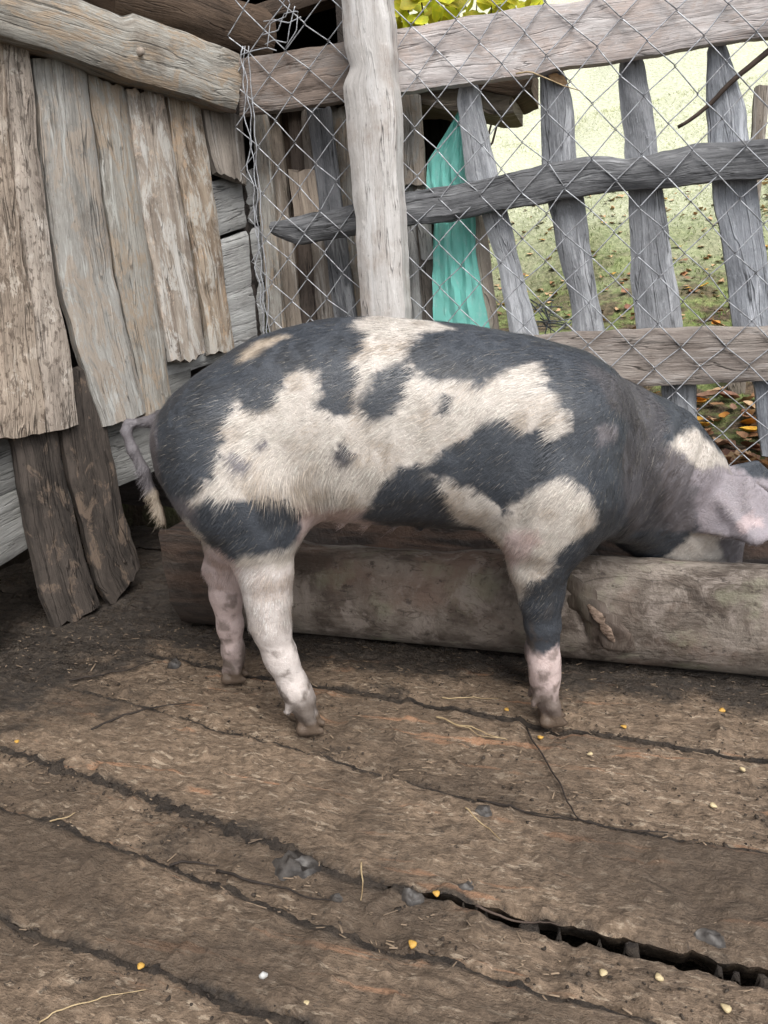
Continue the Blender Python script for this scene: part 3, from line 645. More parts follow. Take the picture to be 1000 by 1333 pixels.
# surface nets
Dn = D; ins = Dn < 0
c8 = [ins[i:dims[0]-1+i, j:dims[1]-1+j, k:dims[2]-1+k] for i in (0, 1) for j in (0, 1) for k in (0, 1)]
sm = sum(c_.astype(np.int8) for c_ in c8); act = (sm > 0) & (sm < 8); cells = np.argwhere(act)
vid = -np.ones(act.shape, np.int64); vid[act] = np.arange(len(cells))
acc = np.zeros((len(cells), 3)); cnt = np.zeros(len(cells))
cor = [(i, j, k) for i in (0, 1) for j in (0, 1) for k in (0, 1)]
vals = np.stack([Dn[cells[:, 0]+i, cells[:, 1]+j, cells[:, 2]+k] for i, j, k in cor], 1)
for p in range(8):
    for q_ in range(p+1, 8):
        df = [abs(cor[p][d]-cor[q_][d]) for d in range(3)]
        if sum(df) != 1: continue
        va, vb = vals[:, p], vals[:, q_]; cr = (va < 0) != (vb < 0); tt = np.where(cr, va/(va-vb+1e-12), 0)
        acc[cr] += (np.array(cor[p])+tt[:, None]*(np.array(cor[q_])-np.array(cor[p])))[cr]; cnt[cr] += 1
PV = lo+(cells+acc/cnt[:, None])*STEP
quads = []
for ax in range(3):
    a1, a2 = [(1, 2), (2, 0), (0, 1)][ax]
    sl0 = [slice(1, -1)]*3; sl0[ax] = slice(0, -1); sl1 = [slice(1, -1)]*3; sl1[ax] = slice(1, None)
    i0, i1 = ins[tuple(sl0)], ins[tuple(sl1)]
    for flip, msk in ((False, i0 & ~i1), (True, ~i0 & i1)):
        e_ = np.argwhere(msk); e_[:, a1] += 1; e_[:, a2] += 1
        def cv(d1, d2):
            q2 = e_.copy(); q2[:, a1] -= d1; q2[:, a2] -= d2; return vid[q2[:, 0], q2[:, 1], q2[:, 2]]
        qd = np.stack([cv(1, 1), cv(0, 1), cv(0, 0), cv(1, 0)], 1)
        quads.append(qd[:, ::-1] if flip else qd)
quads = np.concatenate(quads)
# light smoothing
ed = np.unique(np.sort(np.concatenate([quads[:, [0, 1]], quads[:, [1, 2]], quads[:, [2, 3]], quads[:, [3, 0]]]), 1), axis=0)
deg = np.bincount(ed.ravel(), minlength=len(PV))[:, None].astype(float)
for lam in (.5, -.52)*4:
    sm_ = np.zeros_like(PV)
    for d in range(3): sm_[:, d] = np.bincount(ed[:, 0], PV[ed[:, 1], d], len(PV))+np.bincount(ed[:, 1], PV[ed[:, 0], d], len(PV))
    PV = PV+lam*(sm_/deg-PV)
fn_ = np.cross(PV[quads[:, 2]]-PV[quads[:, 0]], PV[quads[:, 3]]-PV[quads[:, 1]])
VN = np.zeros_like(PV)
for k in range(4):
    for d in range(3): VN[:, d] += np.bincount(quads[:, k], fn_[:, d], len(PV))
VN /= np.linalg.norm(VN, axis=1)[:, None]+1e-12
# soft muscle and fold relief
rel = .0035*fbm(PV*[9, 9, 7], 3)+.0012*fbm(PV*[40, 40, 30], 2)
fold = lambda s0, z0, z1, wdt, dep, lean_: -dep*np.exp(-((PV[:, 0]-s0-lean_*(PV[:, 2]-z0))/wdt)**2)*sstep(z0, z0+.04, PV[:, 2])*sstep(z1, z1-.05, PV[:, 2])
rel += fold(.40, .33, .55, .012, .008, .25)+fold(.575, .27, .52, .014, .006, .3)+fold(.615, .27, .50, .012, .009, .35)+fold(.655, .27, .47, .011, .008, .4)+fold(.06, .34, .47, .014, .006, -.3)
body = PV[:, 2] > .03
PV = PV+VN*(rel*body)[:, None]
PW = toW(PV)
# ---- coat pattern: outlines traced on the flank, carried to the skin as 3-D samples
BLK, WHT, PNK, GRY, EAR, TAN_, DGR = (.044, .051, .062), (.54, .50, .455), (.56, .455, .435), (.15, .14, .15), (.27, .245, .265), (.42, .36, .29), (.075, .073, .08)
c5 = lambda pts: [(200+.46*x, 400+.46*y) for x, y in pts]
c6 = lambda pts: [(600+.435*x, 400+.435*y) for x, y in pts]
PATCH = [
 (WHT, [(0, 300), (1400, 300), (1400, 1100), (0, 1100)]),
 (PNK, [(380, 655), (640, 672), (640, 700), (380, 700)]),
 (BLK, c5([(560, -80), (610, 80), (590, 120), (545, 175), (500, 195), (440, 170), (385, 180), (355, 225), (345, 290), (320, 302), (262, 292), (250, 270), (222, 270), (206, 330), (192, 400), (182, 440), (165, 480), (145, 512), (110, 545), (40, 560), (-150, 560), (-200, -80)])),
 (BLK, c5([(478, 190), (584, 165), (588, 240), (566, 304), (518, 316), (470, 275)])),
 (BLK, c5([(632, 178), (708, 150), (730, 200), (708, 250), (672, 308), (608, 312), (588, 264), (614, 212)])),
 (BLK, c5([(812, 250), (860, 250), (850, 305), (805, 310)])), (DGR, c5([(517, 385), (557, 378), (558, 430), (538, 465), (515, 420)])),
 (GRY, c5([(222, 412), (268, 422), (260, 460), (236, 470), (215, 442)])), (GRY, c5([(285, 382), (320, 377), (313, 402), (290, 414)])),
 (TAN_, c5([(255, 130), (290, 95), (370, 78), (365, 98), (300, 130), (265, 150)])),
 (BLK, [(531, 440), (533, 464), (550, 492), (577, 494), (600, 492), (619, 503), (642, 492), (678, 474), (704, 471), (715, 496), (730, 526), (748, 541), (750, 552), (730, 561), (717, 574), (702, 567), (678, 552), (656, 546), (640, 548), (614, 561), (591, 579), (563, 607), (540, 607), (517, 612), (499, 630), (481, 653), (474, 667), (485, 679), (520, 690), (600, 695), (646, 720), (690, 900), (1000, 900), (1000, 360), (560, 360), (520, 400)]),
 (WHT, c5([(555, 40), (640, 20), (760, 10), (800, 45), (870, 62), (800, 68), (735, 90), (722, 110), (726, 145), (640, 165), (590, 150), (600, 110), (615, 80)])),
 (WHT, c5([(776, 472), (830, 480), (900, 520), (975, 558), (985, 625), (900, 620), (855, 592), (840, 540), (800, 500)])),
 (WHT, [(640, 682), (657, 668), (678, 652), (700, 635), (726, 622), (748, 626), (763, 631), (768, 652), (782, 678), (761, 692), (743, 700), (735, 713), (713, 748), (687, 761), (678, 780), (665, 780), (640, 760), (625, 700)]),
 (PNK, [(655, 690), (700, 690), (700, 715), (670, 735), (655, 720)]),
 (GRY, [(776, 556), (806, 552), (804, 570), (780, 576)]),
 (DGR, [(760, 470), (850, 510), (880, 560), (830, 560), (790, 520)]),
 (PNK, [(670, 838), (697, 850), (717, 850), (740, 832), (770, 990), (660, 990)]),
 (BLK, c5([(112, 570), (145, 542), (200, 546), (280, 544), (350, 543), (415, 568), (425, 620), (392, 672), (340, 682), (272, 702), (230, 722), (190, 702), (150, 660), (112, 612)])),
 (GRY, c5([(30, 530), (110, 545), (120, 610), (90, 600), (60, 570)])),
 ((.60, .55, .525), [(240, 742), (300, 735), (340, 735), (395, 742), (440, 980), (230, 980)]),
 (PNK, [(250, 715), (285, 712), (312, 735), (325, 900), (250, 900)]),
 (DGR, [(815, 560), (865, 560), (880, 620), (870, 690), (820, 690), (810, 620)]),
 (GRY, [(868, 575), (900, 590), (915, 640), (905, 690), (870, 690), (862, 620)]),
 (WHT, [(872, 575), (905, 556), (960, 612), (962, 634), (935, 622), (905, 606)]),
 (EAR, [(904, 612), (935, 604), (1100, 636), (1100, 722), (985, 712), (912, 700)]),
 ((.42, .34, .345), [(962, 682), (975, 672), (984, 664), (988, 674), (998, 678), (986, 688), (968, 690)]),
 (WHT, [(870, 745), (884, 708), (905, 692), (965, 702), (962, 800), (870, 800)]),
 (GRY, [(930, 700), (970, 700), (970, 735), (945, 735)]),
 (BLK, [(950, 596), (1100, 560), (1100, 632), (985, 622), (962, 612)]),
 (GRY, [(150, 535), (206, 530), (210, 640), (195, 650), (150, 600)]), (TAN_, [(190, 640), (212, 634), (232, 720), (200, 720)])]
gx, gy = np.meshgrid(np.arange(150, 1060, 3.), np.arange(395, 965, 3.)); gx = gx.ravel(); gy = gy.ravel()
colr = np.zeros((len(gx), 3))
for cc, poly in PATCH:
    p = np.array(poly); inside = np.zeros(len(gx), bool); x1, y1 = p[-1]
    for x2, y2 in p:
        cr = ((y1 > gy) != (y2 > gy)); inside ^= cr & (gx < (x2-x1)*(gy-y1)/((y2-y1) if y2 != y1 else 1e-9)+x1); x1, y1 = x2, y2
    colr[inside] = cc
bvh = BVHTree.FromPolygons([tuple(v) for v in PW], quads.tolist())
kd = []; kc = []
o_ = Vector(CAM)
for x, y, cc in zip(gx, gy, colr):
    h_ = bvh.ray_cast(o_, Vector(ray(x, y)).normalized())
    if h_[0] is not None: kd.append(toL(np.array(h_[0]))); kc.append(cc)
kc = np.array(kc); kt = KDTree(len(kd))
for i, p in enumerate(kd): kt.insert(p, i)
kt.balance()
def coat(L, k=6):
    L = np.asarray(L); jit = np.stack([fbm(L*45+d*31., 3) for d in range(3)], 1)*.0055
    jit[:, 0] *= 2.2; jit[:, 2] *= 1.3
    Q = L+jit; Q[:, 1] = np.where((Q[:, 1] > .09) & (Q[:, 0] < .60) & (Q[:, 2] > .2), -Q[:, 1], Q[:, 1])
    o = np.zeros((len(L), 3))
    for i, p in enumerate(Q):
        f = kt.find_n(p, k); wt = np.array([1/(d_i[2]+.002) for d_i in f]); o[i] = (kc[[d_i[1] for d_i in f]]*wt[:, None]).sum(0)/wt.sum()
    return o
pcol = coat(PV)
zl = PV[:, 2]
dirt = sstep(.11, .012, zl+.05*fbm(PV*30, 3))*.9+.6*sstep(.15, .5, fbm(PV*42+5, 3))*sstep(.30, .14, zl)
dirt = np.clip(dirt, 0, .9)
pcol = pcol*(1-dirt[:, None])+np.array([.085, .066, .052])*dirt[:, None]
hoof = sstep(.030, .022, zl)[:, None]; pcol = pcol*(1-hoof)+np.array([.10, .072, .052])*hoof
t = NT('pig_skin'); g = t.n('NewGeometry').outputs['Position']; co = t.attr('coat')
n1 = t.noise(g, 90., 5, .6); n2 = t.noise(g, 420., 3, .6); n3 = t.noise(g, 22., 5, .6)
c = t.mix(t.ramp(n3, .35, .65, 0, .22), co, (.30, .24, .21), 'MULTIPLY')
c = t.mix(t.ramp(n1, .5, .75, 0, .3), c, (.55, .45, .42), 'MULTIPLY')
M['pig'] = t.done(c, t.ramp(n1, .3, .7, .48, .66), t.bump(t.math('ADD', n2, t.math('MULTIPLY', n1, 1.4)), .45, .003), .4)
PB = toW(np.array([.18, 0, 0]))
pig = make('pig', PW, quads, M['pig'], None, {'coat': pcol}, angle=None, origin=PB)
tag(pig, 'black and dirty white spotted pig standing with its head down in the trough', 'pig')
# ---- bristles
fa = np.linalg.norm(fn_, axis=1); cen = PV[quads].mean(1); cn = VN[quads].mean(1); cn /= np.linalg.norm(cn, axis=1)[:, None]
wgt = fa*np.where(cen[:, 2] < .035, 0, np.where(cen[:, 2] < .2, .55, 1.))
wgt *= np.where((cen[:, 0] > .70) & (cen[:, 2] < .40), .5, 1)
NH = 220000
fi = rng.choice(len(quads), NH, p=wgt/wgt.sum()); r1, r2 = rng.random((2, NH))
qv = PV[quads[fi]]; HP = (qv[:, 0]*((1-r1)*(1-r2))[:, None]+qv[:, 1]*(r1*(1-r2))[:, None]+qv[:, 2]*(r1*r2)[:, None]+qv[:, 3]*((1-r1)*r2)[:, None])
HN = cn[fi]
hc = pcol[quads[rng.permutation(NH)[:0]]].mean(1) if False else pcol[quads[fi]].mean(1)
sl_ = HP[:, 0]; zl = HP[:, 2]
flow = np.stack([-np.ones(NH), np.zeros(NH), -.42-.5*sstep(.52, .40, zl)], 1)
legm = sstep(.33, .26, zl)[:, None]*(sl_ < .62)[:, None]; flow = flow*(1-legm)+np.array([-.35, 0, -1.])*legm
tailm = (sl_ < -.175)[:, None]; flow = np.where(tailm, np.array([.3, 0, -1.]), flow)
flow[:, 0] += .45*noise3(HP*[7, 7, 7]); flow[:, 2] += .5*noise3(HP*[7, 7, 7]+20); flow += rng.normal(size=(NH, 3))*.16
# flank whorl
wh = np.exp(-(((sl_-.10)/.07)**2+((zl-.42)/.05)**2))[:, None]; flow = flow*(1-wh)+np.array([.25, 0, -1.])*wh
tg = flow-HN*(flow*HN).sum(1)[:, None]; tg /= np.linalg.norm(tg, axis=1)[:, None]+1e-9
ln = np.where(zl < .2, .005, .0155)*rng.uniform(.4, 1.25, NH)*np.where(rng.random(NH) < .08, 1.5, 1); ln *= np.where((sl_ > .68), .6, 1); ln = np.where(sl_ < -.175, np.where(zl < .385, .022, .004), ln)
ln *= 1+.5*wh[:, 0]
lift = rng.uniform(.03, .15, NH)
dr = tg+HN*lift[:, None]; dr /= np.linalg.norm(dr, axis=1)[:, None]
sd2 = np.cross(HN, dr); sd2 /= np.linalg.norm(sd2, axis=1)[:, None]+1e-9
wd_ = np.where(zl < .2, .00020, .00024)*rng.uniform(.7, 1.3, NH)
p0 = HP-HN*.001; p1 = HP+dr*(ln*.55)[:, None]; p2 = HP+(dr*.85+tg*.2+np.array([0, 0, -.05]))*ln[:, None]
HV = np.stack([p0-sd2*wd_[:, None], p0+sd2*wd_[:, None], p1-sd2*(wd_*.8)[:, None], p1+sd2*(wd_*.8)[:, None], p2], 1)
i5 = np.arange(NH)[:, None]*5
HF = np.concatenate([i5+[0, 1, 3], i5+[0, 3, 2], i5+[2, 3, 4]])
lum = hc.mean(1)
hcol = hc*rng.uniform(.6, 1.35, NH)[:, None]
ds_ = (sstep(-.1, .5, fbm(HP*[14, 14, 22]+3, 4))*.42)[:, None]; hcol = hcol*(1-ds_*np.array([.6, .72, .85]))
hcol[lum < .1] = hcol[lum < .1]*1.25+.004
lit = (rng.random(NH) < .05) & (lum < .12); hcol[lit] = np.array([.30, .28, .25])*rng.uniform(.5, 1, lit.sum())[:, None]
hcol[lum > .3] = np.clip(hcol[lum > .3]*[1.1, 1.09, 1.07], 0, .72)
t = NT('pig_bristle'); M['bristle'] = t.done(t.attr('coat'), .42, None, .5)
br = make('bristles', toW(HV.reshape(-1, 3)), HF, M['bristle'], pig, {'coat': np.repeat(hcol, 5, 0)}, smooth=False, origin=PB)
br['kind'] = 'stuff'

# ================================================================== SMALL THINGS ON THE FLOOR
def fz(P): return float(floor_h(np.array([[P[0]]]), np.array([[P[1]]]))[0, 0])
def plain(name, col, rough=.6, spec=.4, nz=0., col2=None, sc=80., bump=.3):
    t = NT(name); g = t.n('TexCoord').outputs['Object']; n = t.noise(g, sc, 4, .6)
    return t.done(t.mix(t.ramp(n, .35, .65), col, col2 or tuple(x*.6 for x in col)), rough, t.bump(n, bump, .002), spec)
M['corn'] = plain('maize', (.62, .36, .06), .5, .4, col2=(.34, .20, .06)); M['cornw'] = plain('pale_maize', (.58, .50, .33), .5, .4, col2=(.38, .28, .13))
M['straw'] = plain('straw', (.40, .31, .18), .7, .3, col2=(.25, .18, .10), sc=40); M['twig'] = plain('twig', (.085, .062, .05), .8, .2, sc=40); M['dtwig'] = plain('root', (.035, .028, .024), .8, .2, sc=40)
M['scrap'] = plain('wet_scrap', (.075, .068, .062), .5, .35, col2=(.022, .019, .017), sc=50, bump=.8)
M['mud'] = plain('wet_mud', (.06, .047, .037), .85, .2, col2=(.026, .021, .017), sc=120, bump=.8)
def kernel_mesh():
    bm = bmesh.new(); bmesh.ops.create_icosphere(bm, subdivisions=2, radius=1)
    for v in bm.verts:
        x, y, z = v.co; k = .72+.28*math.tanh(-2.2*x)+.12
        dent = -.18*math.exp(-((y*y+z*z)/.18)) if x < -.5 else 0
        v.co = Vector((x*1.05-dent*-1*-1, y*k, z*.55*k))
    me = bpy.data.meshes.new('kernel'); bm.to_mesh(me); bm.free()
    me.polygons.foreach_set('use_smooth', np.ones(len(me.polygons), bool)); return me
km = {}
for k_ in ('corn', 'cornw'):
    km[k_] = kernel_mesh(); km[k_].materials.append(M[k_])
KP = [(704, 958, 0), (812, 947, 0), (768, 980, 1), (940, 921, 0), (929, 1047, 1), (785, 1264, 1), (858, 1269, 1), (398, 1306, 1), (183, 1258, 0), (22, 965, 0), (660, 923, 0), (945, 1312, 1), (967, 1003, 1), (568, 1166, 0), (537, 1234, 0)]
for x, y, w_ in KP:
    P = atZ(x, y); k_ = ('corn', 'cornw')[w_]
    o = bpy.data.objects.new('maize_kernel', km[k_]); COL.objects.link(o); s_ = .0052*random.uniform(.85, 1.1)
    o.scale = (s_, s_, s_); o.location = (P[0], P[1], fz(P)+s_*.5); o.rotation_euler = (random.uniform(-.3, .3), random.uniform(-.2, .2), random.uniform(0, 6.28))
    tag(o, 'pale cream maize kernel dropped on the muddy floor' if w_ else 'orange-yellow maize kernel dropped on the muddy floor', 'maize kernel', 'pale kernels on the floor' if w_ else 'yellow kernels on the floor')
def lie(name, pts, r, mat, label, cat, lift=.002, n=24, group=None, taper=True):
    W_ = [atZ(*p) for p in pts]; Q, L_ = resample(W_, n)
    Q[:, :2] += .004*np.stack([noise3(Q*25), noise3(Q*25+9)], 1)
    zf = floor_h(Q[:, 0], Q[:, 1]); kk = np.ones(5)/5; zf = np.maximum(zf, np.convolve(np.pad(zf, 2, mode='edge'), kk, 'valid'))
    Q[:, 2] = zf+lift+r*.6
    V, F = tube(Q, r*(np.linspace(1, .45, n+1) if taper else 1), 6)
    return tag(make(name, V, F, M[mat], None, angle=None), label, cat, group)
lie('straw_stalk', [(567, 934), (610, 950), (660, 963)], .0016, 'straw', 'long pale straw stalk on the floor between the pig\'s feet', 'straw')
lie('straw_stalk', [(580, 938), (622, 958), (648, 960)], .0011, 'straw', 'thin straw lying alongside the long stalk under the belly', 'straw')
lie('straw_stalk', [(607, 1055), (630, 1074), (652, 1092)], .0013, 'straw', 'short straw on the bare plank between the two long cracks', 'straw')
lie('straw_stalk', [(65, 1072), (82, 1065), (97, 1059)], .0012, 'straw', 'short straw just below the crack near the plank wall', 'straw')
lie('straw_stalk', [(52, 1330), (95, 1308), (140, 1297), (190, 1287)], .0009, 'straw', 'curved thin straw on the foremost plank', 'straw')
lie('straw_stalk', [(472, 1122), (473, 1145), (469, 1172)], .0013, 'straw', 'straw bridging the wide crack', 'straw')
lie('straw_stalk', [(575, 905), (610, 908), (650, 910)], .0012, 'straw', 'straw beside the trough base near the front foot', 'straw')
lie('twig', [(220, 1127), (250, 1121), (281, 1120)], .0017, 'dtwig', 'short dark twig beside the orange scraped plank', 'twig')
lie('twig', [(282, 1132), (320, 1144), (375, 1158), (430, 1176)], .0019, 'dtwig', 'long dark twig below the wet scrap in the crack', 'twig')
lie('root', [(685, 948), (708, 985), (735, 1035), (750, 1068), (785, 1076), (825, 1081), (870, 1082)], .0017, 'dtwig', 'thin dark bent root on the floor before the front foot', 'root')
lie('root', [(620, 1042), (660, 1050), (700, 1060), (748, 1068)], .0015, 'dtwig', 'dark root joining the bent root from the side', 'root')
lie('twig', [(620, 1182), (670, 1192), (730, 1200)], .0016, 'twig', 'grey-brown twig lying along the open end of the crack', 'twig')
lie('twig', [(90, 885), (140, 876), (200, 862)], .0022, 'dtwig', 'muddy twig at the foot of the plank wall', 'twig')
lie('twig', [(120, 950), (165, 930), (215, 918), (250, 914)], .0022, 'dtwig', 'muddy stick behind the hind feet', 'twig')
# wet scraps
def scrap(px, py, rx, ry, label, seed, h=.006):
    C0 = atZ(px, py); n = 14; V = []; F = []
    for i in range(6):
        for j in range(n):
            a = j*2*pi/n; rr_ = (i/5.)*(1+.3*float(noise3(np.array([math.cos(a)*1.6, math.sin(a)*1.6, seed*5.]))))
            x, y = C0[0]+rx*rr_*math.cos(a), C0[1]+ry*rr_*math.sin(a)
            V.append((x, y, fz((x, y))+h*(1-(i/5.)**2)*.6+h*.6*float(fbm(np.array([x*90, y*90, seed*3.]), 3))+.0015-(.004 if i == 5 else 0)))
    for i in range(5):
        for j in range(n): F.append((i*n+j, i*n+(j+1) % n, (i+1)*n+(j+1) % n, (i+1)*n+j))
    return tag(make('wet_scrap', V, F, M['scrap'], None, angle=50), label, 'wet scrap')
scrap(384, 1124, .032, .022, 'crumpled grey wet leaf scrap stuck in the bend of the crack', 1, .012)
scrap(537, 1166, .013, .010, 'small blue-grey wet scrap just under the crack', 2)
scrap(606, 1151, .013, .008, 'small grey wet scrap on the upper lip of the crack', 3)
scrap(630, 1056, .014, .012, 'small blue-grey wet scrap where two roots fork', 4)
scrap(928, 1221, .020, .010, 'pale grey wet scrap beside the widest end of the crack', 5)
scrap(226, 864, .016, .012, 'shiny dark wet scrap behind the far hind foot', 6)
scrap(438, 1168, .008, .006, 'tiny grey wet scrap at the twig tip', 7)
V_, F_ = blob(np.array([atZ(338, 1274)+[0, 0, .003], atZ(343, 1273)+[0, 0, .004], atZ(349, 1272)+[0, 0, .003]]), [.002, .005, .002], 10, .5, 90)
M['pebble'] = plain('pale_pebble', (.5, .5, .48), .7)
tag(make('pebble', V_, F_, M['pebble'], None, angle=None), 'pale flat pebble on the foremost planks', 'pebble')
# mud packed into the seams between the planks
t = NT('packed_mud'); g = t.n('NewGeometry').outputs['Position']; n_ = t.noise(g, 160., 6, .7); n2_ = t.noise(g, 45., 5, .6)
M['packed'] = t.done(t.mix(t.ramp(n2_, .35, .65), t.mix(n_, (.010, .008, .007), (.035, .027, .021)), t.mix(n_, (.03, .023, .017), (.075, .057, .042))), t.ramp(n2_, .35, .65, .45, .85), t.bump(t.math('ADD', n_, n2_), 1., .008), .4)
PVs, PFs, base_ = [], [], 0
for k in range(1, 8):
    X = np.arange(-1.5, .9, .004); Yc = J[k](X)+.0045*fbm(np.stack([X*10, X*0+k*7, X*0], 1), 4)+.004*noise3(np.stack([X*17, X*0, X*0+k], 1))
    wd_ = (.004+.013*np.maximum(0, .35+fbm(np.stack([X*9, X*0+k*3, X*0], 1), 4)))
    if k == 4: wd_ = wd_*1.1*sstep(-.22, -.34, X)+.006*sstep(-.30, -.45, X)+.011*sstep(.0, .55, fbm(np.stack([X*34, X*0+3, X*0], 1), 3))*sstep(-.34, -.26, X)
    if k in (5, 6): wd_ *= .4
    v = np.linspace(-1, 1, 11); Y = Yc[:, None]+wd_[:, None]*v; XX_ = np.broadcast_to(X[:, None], Y.shape)+.002*noise3(np.stack([X[:, None]*60+0*v, 0*X[:, None]+v*3, 0*Y+k], -1))
    Z_ = np.maximum(floor_h(XX_, Yc[:, None]+0*Y), floor_h(XX_, Y)-.002)+.0045*(1-v**2)*np.minimum(1, wd_[:, None]/.006)*(.35+.9*fbm(np.stack([XX_*55, Y*70, 0*Y], -1), 3))-.0035-.006*v**8
    Z_ -= .02*(wd_ < .0015)[:, None]
    n = len(X); I = np.arange(n*11).reshape(n, 11)+base_; PVs.append(np.stack([XX_, Y, Z_], -1).reshape(-1, 3)); PFs.append(np.stack([I[:-1, :-1], I[1:, :-1], I[1:, 1:], I[:-1, 1:]], -1).reshape(-1, 4)); base_ += n*11
tag(make('packed_mud', np.concatenate(PVs), np.concatenate(PFs), M['packed'], None, angle=None), 'wet mud packed into the seams between the floor planks', 'mud', kind='stuff')
# mud crumbs and straw litter (uncountable)
bm = bmesh.new(); bmesh.ops.create_icosphere(bm, subdivisions=1, radius=1); bv = np.array([v.co for v in bm.verts]); bf = np.array([[v.index for v in f.verts] for f in bm.faces]); bm.free()
NC = 16000
cx = rng.uniform(-1.35, .55, NC*4); cy = rng.uniform(.34, 1.33, NC*4)
pr = (mudmask(cx, cy)**1.3+.06)*~((np.abs(cy-J[4](cx)) < .022) & (cx > -.34)); keep = rng.random(NC*4) < pr*.8
cx, cy = cx[keep][:NC], cy[keep][:NC]; NC = len(cx)
sz = np.exp(rng.normal(-6.85, .45, NC)); sz = np.clip(sz, 0.0005, .0035)
V = bv[None]*(sz[:, None, None]*rng.uniform([.8, .6, .3], [1.6, 1.2, .8], (NC, 1, 3)))
V *= 1+.6*noise3((bv[None]*1.3+rng.uniform(0, 90, (NC, 1, 3))))[..., None]
an = rng.uniform(0, 6.28, NC); cs, sn_ = np.cos(an)[:, None], np.sin(an)[:, None]
V = np.stack([V[..., 0]*cs-V[..., 1]*sn_, V[..., 0]*sn_+V[..., 1]*cs, V[..., 2]], -1)
V += np.stack([cx, cy, floor_h(cx, cy)+sz*.1], 1)[:, None]
crumbs = make('mud_crumbs', V.reshape(-1, 3), (bf[None]+np.arange(NC)[:, None, None]*len(bv)).reshape(-1, 3), M['mud'], None, angle=None); tag(crumbs, 'dark crumbled mud gathered in the cracks and along the walls', 'mud', kind='stuff')
NS = 2200
cx = rng.uniform(-1.25, .55, NS); cy = rng.uniform(.34, 1.30, NS); cz = floor_h(cx, cy)+.0008-.2*((np.abs(cy-J[4](cx)) < .024) & (cx > -.34))
ln = np.exp(rng.normal(-5.7, .5, NS)).clip(.0012, .014); wd_ = rng.uniform(.0004, .0012, NS); an = rng.normal(-.12, .55, NS)
d2 = np.stack([np.cos(an), np.sin(an), rng.normal(0, .06, NS)], 1); s2 = np.stack([-np.sin(an), np.cos(an), an*0], 1)
c0 = np.stack([cx, cy, cz], 1); up = np.array([0, 0, .0007])
V = np.stack([c0-d2*ln[:, None]-s2*wd_[:, None], c0-d2*ln[:, None]+s2*wd_[:, None], c0+d2*ln[:, None]+s2*wd_[:, None], c0+d2*ln[:, None]-s2*wd_[:, None], c0-d2*ln[:, None]*.9+up, c0+d2*ln[:, None]*.9+up], 1)
i6 = np.arange(NS)[:, None]*6; F = np.concatenate([i6+q_ for q_ in ([0, 3, 5], [0, 5, 4], [2, 1, 4], [2, 4, 5], [3, 2, 5], [1, 0, 4])])
t = NT('chaff'); g = t.n('NewGeometry').outputs['Position']; n_ = t.noise(g, 9., 4); M['chaff'] = t.done(t.mix(t.ramp(n_, .35, .65), (.25, .185, .125), (.12, .09, .065)), .75)
tag(make('straw_litter', V.reshape(-1, 3), F, M['chaff'], None, smooth=False), 'fine chaff and straw bits trodden into the floor', 'straw', kind='stuff')

# ================================================================== YARD: LEAVES, GRASS, BUSH, TWIGS
def leaf_mesh(name, mat, L=1., wdt=.55, curl=.25, n=6, seed=0):
    r_ = random.Random(seed); V = []; F = []
    for i in range(n+1):
        u = i/n; w_ = wdt*.5*math.sin(pi*min(1, u*1.02))**.8*(1+.15*r_.uniform(-1, 1))+.012
        z0 = curl*(u-.5)**2*1.4
        for j, vv in enumerate((-1, 0, 1)): V.append((u*L-.5*L, vv*w_, z0+abs(vv)*curl*.45*w_/.3+r_.uniform(-.03, .03)))
    for i in range(n):
        for j in range(2): F.append((i*3+j, i*3+j+1, i*3+j+4, i*3+j+3))
    me = bpy.data.meshes.new(name); me.from_pydata(V, [], F); me.materials.append(mat)
    me.polygons.foreach_set('use_smooth', np.ones(len(me.polygons), bool)); return me
def leafmat(name, a, b, tr=.0):
    t = NT(name); g = t.n('TexCoord').outputs['Object']; n = t.noise(g, 3.5, 4, .6); rnd = t.n('ObjectInfo').outputs['Random']
    c = t.mix(t.ramp(n, .35, .65), a, b); c = t.n('HueSaturation', {'Color': c, 'Value': t.ramp(rnd, 0, 1, .65, 1.3), 'Hue': t.ramp(rnd, 0, 1, .485, .515)}).outputs[0]
    m = t.done(c, .55, None, .35)
    if tr:
        tl = t.n('BsdfTranslucent', {'Color': c}); mx = t.n('MixShader', {0: tr, 1: t.b.outputs[0], 2: tl.outputs[0]}); t.t.links.new(mx.outputs[0], t.t.nodes['Material Output'].inputs[0])
    return m
LM = [leafmat('brown_leaf', (.34, .175, .09), (.21, .11, .06)), leafmat('tan_leaf', (.50, .33, .20), (.34, .21, .12)), leafmat('yellow_leaf', (.75, .42, .06), (.60, .28, .05))]
leafs = [[leaf_mesh('fallen_leaf', m_, wdt=.5+.1*s_, curl=.25+.15*s_, seed=s_+k*9) for s_ in range(3)] for k, m_ in enumerate(LM)]
LBL = [('dark brown', 'brown fallen leaves'), ('tan', 'tan fallen leaves'), ('orange-yellow', 'yellow fallen leaves')]
def put_leaf(X, Y, k, s_):
    o = bpy.data.objects.new('fallen_leaf', leafs[k][random.randrange(3)]); COL.objects.link(o)
    z = float(ground_z(np.array([X]), np.array([Y]))[0]); o.location = (X, Y, z+.012); o.scale = (s_, s_*random.uniform(.8, 1.1), s_)
    o.rotation_euler = (random.uniform(-.5, .5)+.15, random.uniform(-.4, .4), random.uniform(0, 6.28))
    tag(o, LBL[k][0]+' dry leaf fallen on the ground behind the fence', 'leaf', LBL[k][1])
for i in range(280):
    Y = 2.05+1.4*random.random()**1.8; X = random.uniform(-.35, .45)*(Y/2.0)+.25
    if i > 140: Y = random.uniform(2.04, 2.45); X = random.uniform(-.1, .6)
    put_leaf(X, Y, random.choices([0, 1, 2], [3.5, 6, 1.8])[0], random.uniform(.04, .07))
NB = 60000
